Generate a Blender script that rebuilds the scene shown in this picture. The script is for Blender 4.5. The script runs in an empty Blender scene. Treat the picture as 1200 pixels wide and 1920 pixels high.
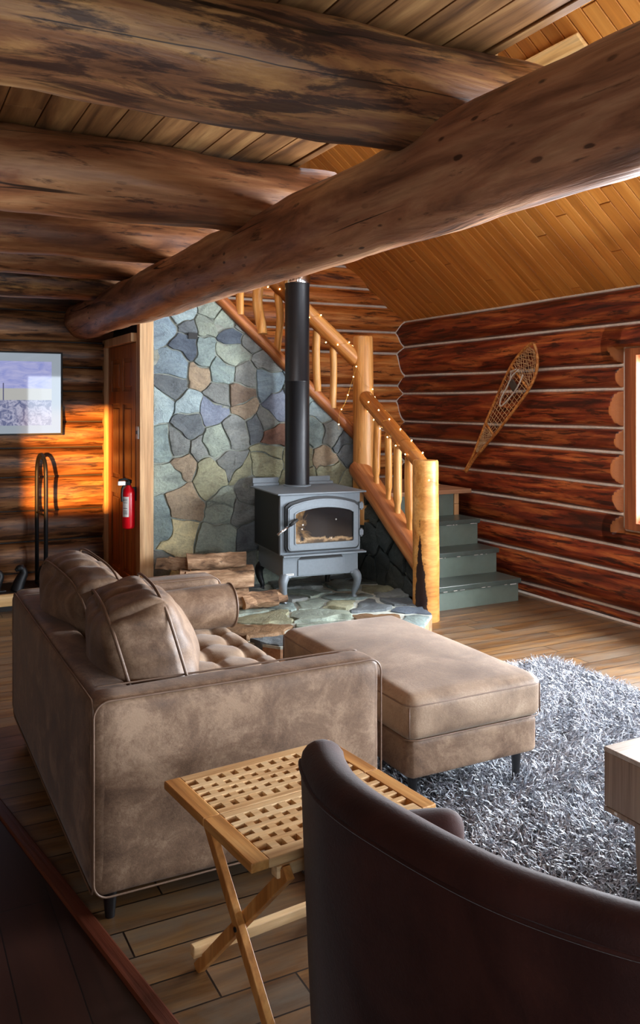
import bpy, bmesh, math, random
import numpy as np
from mathutils import Vector, Matrix, noise, Euler
random.seed(7)
PI = math.pi
R = math.radians
S = bpy.context.scene
COL = S.collection

# ------------------------------------------------------------------ camera, sky, sun, window light, exposure
cam = bpy.data.objects.new('camera', bpy.data.cameras.new('camera'))
COL.objects.link(cam)
cam.location = (0, 0, 1.5)
cam.rotation_euler = (R(90), 0, R(-27.3))
cam.data.sensor_fit = 'AUTO'
cam.data.sensor_width = 36
cam.data.lens = 30
cam.data.shift_y = -202 / 1920
cam.data.clip_start = 0.05
S.camera = cam
S.view_settings.view_transform = 'Standard'
S.view_settings.look = 'None'
S.view_settings.gamma = 1
S.view_settings.use_curve_mapping = False
S.view_settings.exposure = 0.8

wd = bpy.data.worlds.new('sky')
S.world = wd
wd.use_nodes = True
wd.node_tree.nodes['Background'].inputs[0].default_value = (0.74, 0.86, 1.0, 1)
wd.node_tree.nodes['Background'].inputs[1].default_value = 2.2


def area_light(name, loc, rot, sx, sy, power, color):
    l = bpy.data.lights.new(name, 'AREA')
    l.shape = 'RECTANGLE'
    l.size = sx
    l.size_y = sy
    l.energy = power
    l.color = color
    o = bpy.data.objects.new(name, l)
    o.location = loc
    o.rotation_euler = rot
    COL.objects.link(o)
    return o


# daylight standing in the window openings of the right wall, the rear wall and the loft skylight
DAY = (0.80, 0.90, 1.0)
area_light('daylight_right_far', (4.95, 3.45, 1.27), (0, R(90), 0), 1.15, 1.3, 190, (0.93, 0.96, 1.0))
area_light('daylight_right_middle', (4.95, 1.2, 1.25), (0, R(90), 0), 1.9, 2.2, 380, DAY)
area_light('daylight_right_near', (4.95, -1.3, 1.25), (0, R(90), 0), 1.9, 1.6, 150, DAY)
area_light('daylight_rear', (2.91, -2.85, 1.31), (R(90), 0, 0), 0.98, 1.42, 70, DAY)
area_light('daylight_rear_left', (-0.6, -2.85, 1.45), (R(90), 0, 0), 1.2, 1.1, 34, DAY)
area_light('daylight_skylight', (1.2, 3.6, 5.3), (0, 0, 0), 1.6, 4.5, 220, (0.92, 0.95, 1.0))
sun = bpy.data.lights.new('sun', 'SUN')
sun.energy = 13
sun.color = (1.0, 0.42, 0.09)
sun.angle = R(0.7)
suno = bpy.data.objects.new('sun', sun)
suno.rotation_euler = Vector((0.35, 1.0, -0.06)).to_track_quat('-Z', 'Y').to_euler()
COL.objects.link(suno)


# ------------------------------------------------------------------ helpers
def lin(h):
    c = [int(h[i:i + 2], 16) / 255 for i in (0, 2, 4)]
    return tuple([x / 12.92 if x <= 0.04045 else ((x + 0.055) / 1.055) ** 2.4 for x in c] + [1])


class NT:
    def __init__(self, name, rough=0.5, metal=0.0, spec=0.5):
        self.m = bpy.data.materials.new(name)
        self.m.use_nodes = True
        self.t = self.m.node_tree
        self.b = self.t.nodes['Principled BSDF']
        self.b.inputs['Roughness'].default_value = rough
        self.b.inputs['Metallic'].default_value = metal
        self.b.inputs['Specular IOR Level'].default_value = spec

    def n(self, typ, ins=None, **kw):
        nd = self.t.nodes.new(typ)
        for k, v in kw.items():
            setattr(nd, k, v)
        for k, v in (ins or {}).items():
            if isinstance(v, bpy.types.NodeSocket):
                self.t.links.new(v, nd.inputs[k])
            else:
                nd.inputs[k].default_value = v
        return nd

    def l(self, a, b):
        self.t.links.new(a, b)

    def ramp(self, fac, stops, interp='LINEAR'):
        r = self.n('ShaderNodeValToRGB', {'Fac': fac})
        r.color_ramp.interpolation = interp
        e = r.color_ramp.elements
        while len(e) < len(stops):
            e.new(0.5)
        for i, (p, c) in enumerate(stops):
            e[i].position = p
            e[i].color = c if not isinstance(c, str) else lin(c)
        return r.outputs['Color']

    def mix(self, fac, a, b, mode='MIX'):
        m = self.n('ShaderNodeMix', data_type='RGBA', blend_type=mode)
        for i, v in ((0, fac), (6, a), (7, b)):
            if isinstance(v, bpy.types.NodeSocket):
                self.t.links.new(v, m.inputs[i])
            else:
                m.inputs[i].default_value = v if i else float(v)
        return m.outputs[2]

    def math(self, op, a, b=0.0, clamp=False):
        return self.n('ShaderNodeMath', {0: a, 1: b}, operation=op, use_clamp=clamp).outputs[0]

    def bump(self, h, strength=0.3, dist=0.01):
        b = self.n('ShaderNodeBump', {'Height': h, 'Strength': strength, 'Distance': dist})
        self.l(b.outputs[0], self.b.inputs['Normal'])

    def coords(self, scale=(1, 1, 1), shift=True, src='Object'):
        tc = self.n('ShaderNodeTexCoord').outputs[src]
        if shift:
            at = self.n('ShaderNodeAttribute', attribute_name='rnd').outputs['Fac']
            oi = self.n('ShaderNodeObjectInfo').outputs['Random']
            s = self.math('ADD', self.math('MULTIPLY', at, 37.0), self.math('MULTIPLY', oi, 23.0))
            cx = self.n('ShaderNodeCombineXYZ', {0: s, 1: s, 2: s}).outputs[0]
            tc = self.n('ShaderNodeVectorMath', {0: tc, 1: cx}, operation='ADD').outputs[0]
        return self.n('ShaderNodeMapping', {'Vector': tc, 'Scale': scale}).outputs[0]

    def noise(self, vec, scale=1, detail=4, rough=0.6, dist=0.0):
        return self.n('ShaderNodeTexNoise', {'Vector': vec, 'Scale': scale, 'Detail': detail, 'Roughness': rough, 'Distortion': dist}).outputs['Fac']

    def done(self, col):
        if isinstance(col, bpy.types.NodeSocket):
            self.l(col, self.b.inputs['Base Color'])
        else:
            self.b.inputs['Base Color'].default_value = col
        return self.m


def plain(name, c, rough=0.5, metal=0.0, spec=0.5, mottling=0.15, sc=20):
    m = NT(name, rough, metal, spec)
    v = m.coords((1, 1, 1))
    f = m.noise(v, sc, 4)
    k = lin(c)
    d = tuple([x * (1 - mottling) for x in k[:3]] + [1])
    b = tuple([min(1, x * (1 + mottling)) for x in k[:3]] + [1])
    return m.done(m.ramp(f, [(0.3, d), (0.7, b)]))


def wood(name, dark, mid, light, axis='X', streak=1.0, stain=0.5, stain_col=None, rough=0.5, knots=0.5, fine=1.0, bump=0.35, attr_var=0.0, cross=7.0, cut=None, grain=0.6, cracks=0.0, specks=0.0):
    """streaky wood; grain runs along the axis"""
    m = NT(name, rough, 0, 0.4)

    def ax(a, c):
        return tuple(a if k == axis else c for k in 'XYZ')
    v1 = m.coords(ax(0.9 * streak, cross))
    v2 = m.coords(ax(3.0, 70 * fine))
    v3 = m.coords(ax(1.6 * streak, cross * 1.5))
    n1 = m.noise(v1, 1, 6, 0.62, 0.6)
    n2 = m.noise(v2, 1, 3, 0.6)
    n3 = m.noise(v3, 1.3, 7, 0.68, 0.45)
    col = m.ramp(n1, [(0.32, dark), (0.5, mid), (0.68, light)])
    g = m.ramp(n2, [(0.35, (0.62, 0.58, 0.55, 1)), (0.6, (1, 1, 1, 1))])
    col = m.mix(grain, col, g, 'MULTIPLY')
    if attr_var:
        at = m.n('ShaderNodeAttribute', attribute_name='rnd').outputs['Fac']
        vv = m.ramp(at, [(0.0, (1 - attr_var, 1 - attr_var, 1 - attr_var, 1)), (1.0, (1 + attr_var * .4, 1 + attr_var * .4, 1 + attr_var * .4, 1))])
        col = m.mix(1.0, col, vv, 'MULTIPLY')
    if stain > 0:
        sm = m.ramp(n3, [(0.0, (0, 0, 0, 1)), (0.66 - 0.22 * stain, (0, 0, 0, 1)), (0.74 - 0.22 * stain, (1, 1, 1, 1)), (1.0, (1, 1, 1, 1))])
        col = m.mix(m.math('MULTIPLY', sm, 0.85), col, lin(stain_col or dark))
    if knots > 0:
        vk = m.coords(ax(1.5, 4.5))
        vo = m.n('ShaderNodeTexVoronoi', {'Vector': vk, 'Scale': 1.15, 'Randomness': 1.0})
        d = m.math('ADD', vo.outputs['Distance'], m.math('MULTIPLY', n1, 0.05))
        km = m.ramp(d, [(0.0, (1, 1, 1, 1)), (0.05, (0.9, 0.9, 0.9, 1)), (0.075, (0.1, 0.1, 0.1, 1)), (0.10, (0.5, 0.5, 0.5, 1)), (0.13, (0, 0, 0, 1)), (1, (0, 0, 0, 1))])
        col = m.mix(m.math('MULTIPLY', km, knots), col, lin(dark))
    if specks > 0:
        vs_ = m.n('ShaderNodeTexVoronoi', {'Vector': m.coords(ax(4.5 * streak, 22)), 'Scale': 1.0, 'Randomness': 1.0})
        msk = m.noise(m.coords(ax(1.2, 3)), 1, 3, 0.6)
        d = m.math('ADD', vs_.outputs['Distance'], m.math('MULTIPLY', n3, 0.25))
        sk = m.ramp(d, [(0.0, (1, 1, 1, 1)), (0.24, (1, 1, 1, 1)), (0.30, (0, 0, 0, 1)), (1, (0, 0, 0, 1))])
        sk = m.math('MULTIPLY', sk, m.ramp(msk, [(0.45, (0, 0, 0, 1)), (0.58, (1, 1, 1, 1))]))
        col = m.mix(m.math('MULTIPLY', sk, specks), col, lin(stain_col or dark))
    if cracks > 0:
        cn = m.noise(m.coords(ax(0.35, 6.0)), 1, 2, 0.45, 0.1)
        ck = m.math('ABSOLUTE', m.math('SUBTRACT', cn, 0.52))
        ckm = m.ramp(ck, [(0.0, (1, 1, 1, 1)), (0.004, (1, 1, 1, 1)), (0.008, (0, 0, 0, 1))])
        ckm = m.math('MULTIPLY', ckm, m.ramp(m.noise(m.coords(ax(0.8, 1.5)), 1, 2), [(0.48, (0, 0, 0, 1)), (0.54, (1, 1, 1, 1))]))
        col = m.mix(m.math('MULTIPLY', ckm, cracks), col, lin('140a07'))
    if cut:
        ca = m.n('ShaderNodeAttribute', attribute_name='cut').outputs['Fac']
        cm = m.ramp(ca, [(0.45, (0, 0, 0, 1)), (0.55, (1, 1, 1, 1))])
        col = m.mix(cm, col, lin(cut))
    m.bump(m.math('ADD', m.math('MULTIPLY', n1, 1.0), m.math('MULTIPLY', n2, 0.35)), bump, 0.012)
    return m.done(col)


def leather(name, c1, c2, c3, rough=0.5, spec=0.35, sheen=0.15, scratch=1.0, sc=6):
    m = NT(name, rough, 0, spec)
    v = m.coords((1, 1, 1))
    a = m.noise(v, sc, 7, 0.68, 0.5)
    f = m.noise(v, 90, 4, 0.7, 1.5)
    col = m.ramp(m.math('ADD', m.math('MULTIPLY', a, 0.75), m.math('MULTIPLY', f, 0.25 * scratch)), [(0.36, c1), (0.5, c2), (0.62, c3)])
    m.b.inputs['Sheen Weight'].default_value = sheen
    m.b.inputs['Sheen Roughness'].default_value = 0.4
    m.l(m.ramp(a, [(0.3, (rough - .12,) * 3 + (1,)), (0.7, (rough + .15,) * 3 + (1,))]), m.b.inputs['Roughness'])
    m.bump(m.math('ADD', f, m.math('MULTIPLY', a, 1.4)), 0.22, 0.004)
    return m.done(col)


class MB:
    def __init__(self):
        self.v, self.f, self.r, self.c, self.k = [], [], [], [], []

    def add(self, vs, fs, rnd=0.0, col=None, cut=None):
        o = len(self.v)
        self.v += [tuple(p) for p in vs]
        self.f += [tuple(i + o for i in q) for q in fs]
        self.r += [rnd] * len(vs)
        self.c += [col or (1, 1, 1)] * len(vs)
        self.k += cut if cut else [0.0] * len(vs)
        return self

    def box(self, a, b, M=None, rnd=0.0, bev=0.0):
        (x0, y0, z0), (x1, y1, z1) = a, b
        if x0 > x1: x0, x1 = x1, x0
        if y0 > y1: y0, y1 = y1, y0
        if z0 > z1: z0, z1 = z1, z0
        if bev > 0:
            e = min(bev, (x1 - x0) / 2.01, (y1 - y0) / 2.01, (z1 - z0) / 2.01)
            bm = bmesh.new()
            bmesh.ops.create_cube(bm, size=1)
            for q in bm.verts:
                q.co = Vector(((x0 + x1) / 2 + q.co.x * (x1 - x0), (y0 + y1) / 2 + q.co.y * (y1 - y0), (z0 + z1) / 2 + q.co.z * (z1 - z0)))
            bmesh.ops.bevel(bm, geom=bm.edges[:], offset=e, segments=2, affect='EDGES', profile=0.5)
            return self.bm(bm, M, rnd)
        vs = [Vector(p) for p in ((x0, y0, z0), (x1, y0, z0), (x1, y1, z0), (x0, y1, z0), (x0, y0, z1), (x1, y0, z1), (x1, y1, z1), (x0, y1, z1))]
        if M: vs = [M @ p for p in vs]
        return self.add(vs, [(0, 3, 2, 1), (4, 5, 6, 7), (0, 1, 5, 4), (1, 2, 6, 5), (2, 3, 7, 6), (3, 0, 4, 7)], rnd)

    def bm(self, bm, M=None, rnd=0.0):
        bm.verts.index_update()
        vs = [(M @ q.co) if M else q.co.copy() for q in bm.verts]
        fs = [tuple(q.index for q in f.verts) for f in bm.faces]
        bm.free()
        return self.add(vs, fs, rnd)

    def tube(self, pts, rad, seg=12, rnd=0.0, closed=False, wob=0.0, caps=True, seed=0.0):
        pts = [Vector(p) for p in pts]
        n = len(pts)
        if not hasattr(rad, '__len__'): rad = [rad] * n
        T = []
        for i in range(n):
            a = pts[i - 1] if (i or closed) else pts[i]
            b = pts[(i + 1) % n] if (i < n - 1 or closed) else pts[i]
            T.append((b - a).normalized())
        up = Vector((0, 0, 1)) if abs(T[0].z) < 0.9 else Vector((1, 0, 0))
        nrm = (up - T[0] * up.dot(T[0])).normalized()
        vs, fs = [], []
        for i in range(n):
            nrm = (nrm - T[i] * nrm.dot(T[i])).normalized()
            bn = T[i].cross(nrm)
            for j in range(seg):
                a = 2 * PI * j / seg
                r = rad[i]
                if wob:
                    d = nrm * math.cos(a) + bn * math.sin(a)
                    r *= 1 + wob * noise.noise((pts[i] * 2.2 + d * 0.9) + Vector((seed, seed, 0))) + wob * .35 * noise.noise(pts[i] * 7 + d * 2.0)
                vs.append(pts[i] + (nrm * math.cos(a) + bn * math.sin(a)) * r)
        m = n if closed else n - 1
        for i in range(m):
            for j in range(seg):
                k = (i + 1) % n
                fs.append((i * seg + j, i * seg + (j + 1) % seg, k * seg + (j + 1) % seg, k * seg + j))
        if caps and not closed:
            vs.append(pts[0]); c0 = len(vs) - 1
            vs.append(pts[-1]); c1 = len(vs) - 1
            for j in range(seg):
                fs.append((c0, (j + 1) % seg, j))
                fs.append((c1, (n - 1) * seg + j, (n - 1) * seg + (j + 1) % seg))
        return self.add(vs, fs, rnd)

    def lathe(self, prof, M=None, seg=24, rnd=0.0):
        vs, fs = [], []
        for r, z in prof:
            for j in range(seg):
                a = 2 * PI * j / seg
                vs.append(Vector((r * math.cos(a), r * math.sin(a), z)))
        for i in range(len(prof) - 1):
            for j in range(seg):
                fs.append((i * seg + j, i * seg + (j + 1) % seg, (i + 1) * seg + (j + 1) % seg, (i + 1) * seg + j))
        fs.append(tuple(range(seg))[::-1])
        fs.append(tuple((len(prof) - 1) * seg + j for j in range(seg)))
        if M: vs = [M @ p for p in vs]
        return self.add(vs, fs, rnd)

    def prism(self, poly, a, b, M=None, rnd=0.0):
        """poly in local xy, from z=a to z=b"""
        n = len(poly)
        vs = [Vector((x, y, a)) for x, y in poly] + [Vector((x, y, b)) for x, y in poly]
        if M: vs = [M @ p for p in vs]
        fs = [tuple(range(n))[::-1], tuple(range(n, 2 * n))] + [(i, (i + 1) % n, n + (i + 1) % n, n + i) for i in range(n)]
        return self.add(vs, fs, rnd)

    def rbox(self, c, d, r, sub=10, puff=(0, 0, 0), wr=0.0, M=None, wsc=(6, 6, 6), seed=0.0, fn=None, rnd=0.0):
        """rounded, puffed box (cushions, upholstery)"""
        bm = bmesh.new()
        bmesh.ops.create_cube(bm, size=2)
        bmesh.ops.subdivide_edges(bm, edges=bm.edges[:], cuts=sub, use_grid_fill=True)
        hx, hy, hz = d[0] / 2, d[1] / 2, d[2] / 2
        r = min(r, hx, hy, hz)
        for q in bm.verts:
            n_ = q.co.copy()
            # spread the cuts towards the edges
            s = Vector([math.copysign(1 - (1 - abs(t)) ** 1.35, t) for t in n_])
            p = Vector((s.x * hx, s.y * hy, s.z * hz))
            core = Vector((max(-hx + r, min(hx - r, p.x)), max(-hy + r, min(hy - r, p.y)), max(-hz + r, min(hz - r, p.z))))
            dd = p - core
            if dd.length > 1e-9:
                p = core + dd.normalized() * r
            ex, ey, ez = 1 - s.x ** 2, 1 - s.y ** 2, 1 - s.z ** 2
            if abs(n_.x) > .999: p.x += math.copysign(puff[0] * ey * ez, n_.x)
            if abs(n_.y) > .999: p.y += math.copysign(puff[1] * ex * ez, n_.y)
            if abs(n_.z) > .999: p.z += math.copysign(puff[2] * ex * ey, n_.z)
            if wr:
                dr = p.normalized()
                w = Vector((p.x * wsc[0] + seed, p.y * wsc[1], p.z * wsc[2]))
                p += dr * wr * (noise.noise(w) + 0.5 * noise.noise(w * 2.1))
            if fn: p = fn(p, s)
            q.co = p + Vector(c) if M is None else p
        if M is None: return self.bm(bm, None, rnd)
        return self.bm(bm, M, rnd)

    def build(self, name, mat, parent=None, smooth=False, world=True, angle=None):
        me = bpy.data.meshes.new(name)
        off = parent_loc(parent) if (world and parent) else Vector((0, 0, 0))
        vs = [(p[0] - off.x, p[1] - off.y, p[2] - off.z) for p in self.v] if parent and world else self.v
        me.from_pydata(vs, [], self.f)
        a = me.attributes.new('rnd', 'FLOAT', 'POINT')
        a.data.foreach_set('value', np.array(self.r, dtype=np.float32))
        if any(self.k):
            a = me.attributes.new('cut', 'FLOAT', 'POINT')
            a.data.foreach_set('value', np.array(self.k, dtype=np.float32))
        if any(c != (1, 1, 1) for c in self.c[:5] + self.c[-5:]):
            a = me.attributes.new('tint', 'FLOAT_COLOR', 'POINT')
            a.data.foreach_set('color', np.array([(x, y, z, 1) for x, y, z in self.c], dtype=np.float32).ravel())
        if smooth:
            me.polygons.foreach_set('use_smooth', [True] * len(me.polygons))
            if angle is not None:
                me.set_sharp_from_angle(angle=R(angle))
        me.materials.append(mat)
        o = bpy.data.objects.new(name, me)
        COL.objects.link(o)
        if parent: o.parent = parent
        return o


def parent_loc(p):
    l = Vector((0, 0, 0))
    while p is not None:
        l += p.location
        p = p.parent
    return l


def tag(o, label=None, cat=None, group=None, kind=None):
    if label: o['label'] = label
    if cat: o['category'] = cat
    if group: o['group'] = group
    if kind: o['kind'] = kind
    return o


def empty(name, loc, rz=0.0):
    o = bpy.data.objects.new(name, None)
    o.empty_display_size = 0.1
    o.location = loc
    o.rotation_euler = (0, 0, rz)
    COL.objects.link(o)
    return o


def smooth_path(pts, n=8, closed=False):
    P = [Vector(p) for p in pts]
    out = []
    m = len(P) if closed else len(P) - 1
    for i in range(m):
        if closed:
            p0, p1, p2, p3 = P[i - 1], P[i], P[(i + 1) % len(P)], P[(i + 2) % len(P)]
        else:
            p0, p1, p2, p3 = P[max(i - 1, 0)], P[i], P[i + 1], P[min(i + 2, len(P) - 1)]
        for k in range(n):
            t = k / n
            out.append(0.5 * ((2 * p1) + (p2 - p0) * t + (2 * p0 - 5 * p1 + 4 * p2 - p3) * t * t + (3 * p1 - p0 - 3 * p2 + p3) * t ** 3))
    if not closed: out.append(P[-1])
    return out


# ------------------------------------------------------------------ materials
M_LOGR = wood('stained_wall_logs', '3a0f0a', '8a381d', 'cc743c', 'Y', streak=1.5, stain=0.68, stain_col='260c0a', rough=0.40, knots=0.8, cross=15, attr_var=0.35, cut='b06c3a', grain=0.75, fine=0.6, bump=0.5)
M_LOGB = wood('bright_wall_logs', '6a2e12', 'cc7836', 'f0b06a', 'X', streak=1.5, stain=0.55, stain_col='2a0e08', rough=0.42, knots=0.6, cross=15, attr_var=0.12, grain=0.7, fine=0.6)
M_LOGK = wood('aged_wall_logs', '3a2012', '7e5230', 'b8865a', 'X', streak=1.5, stain=0.6, stain_col='22120c', rough=0.45, knots=0.5, cross=13, grain=0.7, fine=0.6, cracks=0.8)
M_CHINK = plain('pale_chinking', 'cdc3b8', 0.85, mottling=0.12, sc=30)
M_BEAM = wood('beam_log', '53352a', 'ac7858', 'd0a27a', 'X', streak=1.8, stain=0.30, stain_col='2c1610', rough=0.45, knots=0.85, cross=11, fine=0.5, grain=0.7, cracks=0.95, specks=0.85, bump=0.6)
M_JOIST = wood('joist_log', '33201a', '84593a', 'bd9058', 'X', streak=1.7, stain=0.80, stain_col='281816', rough=0.42, knots=0.7, cross=11, fine=0.5, grain=0.7, cracks=0.9, bump=0.5)
M_JOIST2 = wood('joist_log_red', '4a2818', '8e5c3a', 'b98a60', 'X', streak=1.6, stain=0.42, stain_col='2c1610', rough=0.42, knots=0.7, cross=10, fine=0.5, grain=0.7, cracks=0.9, specks=0.6, bump=0.5)
M_DECK = wood('loft_deck_boards', '5e3e24', '94683e', 'b88c58', 'Y', streak=0.9, stain=0.0, rough=0.5, knots=0.95, cross=13, attr_var=0.15, bump=0.15, grain=0.8, fine=0.45)
M_SLOPE = wood('roof_boards', 'ae6c2a', 'cb8436', 'dc9a4a', 'X', streak=0.5, stain=0.0, rough=0.42, knots=0.35, cross=9, attr_var=0.14, bump=0.05, grain=0.25)
M_PINE = wood('pale_pine', 'a87a4a', 'cfa474', 'e2c092', 'Z', streak=0.5, stain=0.0, rough=0.5, knots=0.4, cross=9, bump=0.1)
M_PINEX = wood('pale_pine_edge', 'b08048', 'd8a968', 'e8c890', 'Y', streak=0.5, stain=0.0, rough=0.5, knots=0.3, cross=9, bump=0.1)
M_POST = wood('peeled_honey_post', '9a5a22', 'd08c44', 'e8b26a', 'Z', streak=0.8, stain=0.12, stain_col='3a1408', rough=0.4, knots=0.6, cross=11)
M_RAIL = wood('peeled_honey_rail', '8a4a1c', 'b87232', 'd69a58', 'X', streak=0.8, stain=0.15, stain_col='6a3010', rough=0.4, knots=0.5, cross=11)
M_STRINGER = wood('reddish_stringer', '7c4020', 'b06a38', 'cc8c54', 'X', streak=0.9, stain=0.2, stain_col='5a2a14', rough=0.45, knots=0.5, cross=12)
M_DOOR = wood('stained_door', '6e3a16', 'a45c24', 'c07c38', 'Z', streak=0.6, stain=0.0, rough=0.4, knots=0.1, cross=12, bump=0.1)
M_TEAK = wood('glare_pale_teak', 'b88a58', 'd8b280', 'e8cca0', 'X', streak=1.2, stain=0.0, rough=0.42, knots=0.1, cross=14, bump=0.1)  # lattice teak, lightened to paint in the glare on the table top
M_TEAKY = wood('oiled_teak_rail', '96602c', 'c0884a', 'd8a868', 'Y', streak=1.2, stain=0.0, rough=0.42, knots=0.1, cross=14, bump=0.1)
M_TEAKZ = wood('oiled_teak_leg', '8a5424', 'b87a3c', 'd09a58', 'Z', streak=1.2, stain=0.0, rough=0.42, knots=0.1, cross=14, bump=0.1)
M_OAK = wood('greyed_oak', '7a6656', '96806c', 'b09a84', 'Z', streak=0.6, stain=0.0, rough=0.45, knots=0.05, cross=16, fine=1.4, bump=0.1)
M_OAKT = wood('greyed_oak_top', 'a89c8e', 'bab0a4', 'c8c0b4', 'X', streak=0.5, stain=0.0, rough=0.35, knots=0.05, cross=16, fine=1.4, bump=0.06)
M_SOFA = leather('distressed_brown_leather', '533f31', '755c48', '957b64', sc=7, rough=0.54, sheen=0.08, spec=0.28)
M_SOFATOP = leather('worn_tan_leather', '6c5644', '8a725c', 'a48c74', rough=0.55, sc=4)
M_PIPING = plain('brown_piping', '6e5645', 0.5)
M_DARKSEAM = plain('dark_seam', '3a2a22', 0.6)
M_CHAIR = leather('dark_brown_suede', '2a110d', '3a1b14', '4a2b22', rough=0.7, spec=0.2, sheen=0.14, scratch=0.3, sc=3)
M_BLACKLEG = plain('black_stained_leg', '0f0e10', 0.4)
M_IRON = plain('black_iron', '18181a', 0.5, 0.4)
M_STOVE = plain('charcoal_stove_steel', '6e777e', 0.5, 0.15, mottling=0.06, sc=60)
M_STOVED = plain('gasket_shade_steel', '1e2022', 0.5, 0.3, mottling=0.06, sc=60)  # gasket tone; also paints shade onto the left side and rear legs
M_PIPE = plain('black_stove_pipe', '1b1c20', 0.38, 0.35, mottling=0.05)
M_CHROME = plain('chrome', 'd8d8d8', 0.15, 1.0, mottling=0.03)
M_BRASS = plain('brass', 'c09040', 0.3, 1.0)
M_GREEN = plain('grey_green_paint', '6a7a72', 0.32, mottling=0.1, sc=9)
M_GREENT = plain('worn_grey_green_paint', '4a5652', 0.3, mottling=0.18, sc=9)
M_RED = plain('extinguisher_red', 'd8081c', 0.25, mottling=0.03)
M_WHITE = plain('white_plastic', 'e6e4de', 0.5, mottling=0.03)
M_GREY = plain('grey_print', '55585a', 0.6)
M_BLACK = plain('black_rubber', '0c0c0c', 0.6)
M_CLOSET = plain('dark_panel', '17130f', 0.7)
M_RAW = wood('raw_board_edge', '9a7050', 'b88a68', 'cba382', 'X', streak=0.6, stain=0.0, rough=0.6, knots=0.2, cross=8, bump=0.1)
M_RAWH = plain('snowshoe_rawhide', 'b89468', 0.6)
M_SHOEW = wood('snowshoe_ash_frame', '8a4c20', 'b27238', 'd09a58', 'X', streak=1.0, stain=0.0, rough=0.4, knots=0.0, cross=30, bump=0.05)
M_STRAP = plain('pale_snowshoe_strap', 'b8b0a4', 0.6)
M_DARKSTRAP = plain('dark_snowshoe_strap', '3c342c', 0.7)
M_CUTWOOD = wood('cut_log_end', 'a06a40', 'c48c5c', 'd8a878', 'X', streak=6, stain=0.0, rough=0.7, knots=0.0, cross=9, bump=0.1)
M_BARK = wood('split_bark', '4a3424', '9c7a5c', 'd6b492', 'X', streak=6, stain=0.3, stain_col='2e2018', rough=0.85, knots=0.0, cross=16, bump=0.8)
M_WALL = plain('plain_backing', '6a4a30', 0.7)
M_THRESH = wood('red_threshold', '3a1810', '5c2c1c', '74402a', 'X', streak=0.5, stain=0.0, rough=0.4, knots=0.0, cross=14)
M_SHAGB = plain('rug_backing', '4a4a50', 0.95)


def stone_mat():
    m = NT('flagstone', 0.6, 0, 0.4)
    t = m.n('ShaderNodeAttribute', attribute_name='tint').outputs['Color']
    v = m.coords((1, 1, 1))
    a = m.noise(m.coords((5, 5, 9)), 1, 7, 0.7, 0.8)
    f = m.noise(v, 55, 5, 0.75)
    col = m.mix(0.85, t, m.ramp(a, [(0.25, (0.42, 0.42, 0.45, 1)), (0.5, (0.95, 0.95, 0.95, 1)), (0.75, (1.35, 1.32, 1.2, 1))]), 'MULTIPLY')
    col = m.mix(0.45, col, m.ramp(f, [(0.35, (0.55, 0.55, 0.55, 1)), (0.65, (1.25, 1.25, 1.25, 1))]), 'MULTIPLY')
    m.bump(m.math('ADD', m.math('MULTIPLY', a, 1.6), m.math('MULTIPLY', f, 0.5)), 0.9, 0.02)
    return m.done(col)


M_STONE = stone_mat()


def mortar_mat():
    m = NT('stone_mortar', 0.9)
    v = m.coords((1, 1, 1), False)
    f = m.noise(v, 30, 5, 0.7)
    m.bump(f, 0.6, 0.01)
    return m.done(m.ramp(f, [(0.3, '6f746c'), (0.7, '9aa096')]))


M_MORTAR = mortar_mat()


def floor_mat():
    m = NT('worn_plank_floor', 0.4, 0, 0.45)
    tc = m.n('ShaderNodeTexCoord').outputs['Object']
    br = m.n('ShaderNodeTexBrick', {'Vector': tc, 'Color1': (0, 0, 0, 1), 'Color2': (1, 1, 1, 1), 'Mortar': (0, 0, 0, 1), 'Scale': 1.0, 'Mortar Size': 0.0030, 'Mortar Smooth': 0.1, 'Bias': 0.0, 'Brick Width': 1.22, 'Row Height': 0.127}, offset=0.37, offset_frequency=2, squash=0.8, squash_frequency=3)
    rnd = br.outputs['Color']
    sh = m.n('ShaderNodeVectorMath', {0: rnd, 'Scale': 17.0}, operation='SCALE').outputs[0]
    vec = m.n('ShaderNodeVectorMath', {0: tc, 1: sh}, operation='ADD').outputs[0]
    v1 = m.n('ShaderNodeMapping', {'Vector': vec, 'Scale': (1.1, 9, 1)}).outputs[0]
    v2 = m.n('ShaderNodeMapping', {'Vector': vec, 'Scale': (3, 60, 1)}).outputs[0]
    v3 = m.n('ShaderNodeMapping', {'Vector': vec, 'Scale': (2.2, 7, 1)}).outputs[0]
    n1 = m.noise(v1, 1, 6, 0.65, 0.7)
    n2 = m.noise(v2, 1, 3, 0.6)
    n3 = m.noise(v3, 1, 6, 0.7, 0.4)
    col = m.ramp(n1, [(0.3, '4c3420'), (0.5, '785634'), (0.7, '9c784c')])
    col = m.mix(0.5, col, m.ramp(n2, [(0.35, (0.6, 0.58, 0.55, 1)), (0.6, (1, 1, 1, 1))]), 'MULTIPLY')
    # worn grey patches of the finish
    col = m.mix(m.ramp(n3, [(0.42, (0, 0, 0, 1)), (0.66, (0.75, 0.75, 0.75, 1))]), col, lin('70675a'))
    col = m.mix(0.8, col, m.ramp(rnd, [(0.0, (0.72, 0.70, 0.68, 1)), (1.0, (1.12, 1.1, 1.06, 1))]), 'MULTIPLY')
    col = m.mix(br.outputs['Fac'], col, lin('1a100a'))
    m.l(m.ramp(n3, [(0.3, (0.28,) * 3 + (1,)), (0.7, (0.5,) * 3 + (1,))]), m.b.inputs['Roughness'])
    m.bump(m.math('SUBTRACT', m.math('MULTIPLY', n2, 0.25), m.math('MULTIPLY', br.outputs['Fac'], 1.5)), 0.4, 0.006)
    return m.done(col)


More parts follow.
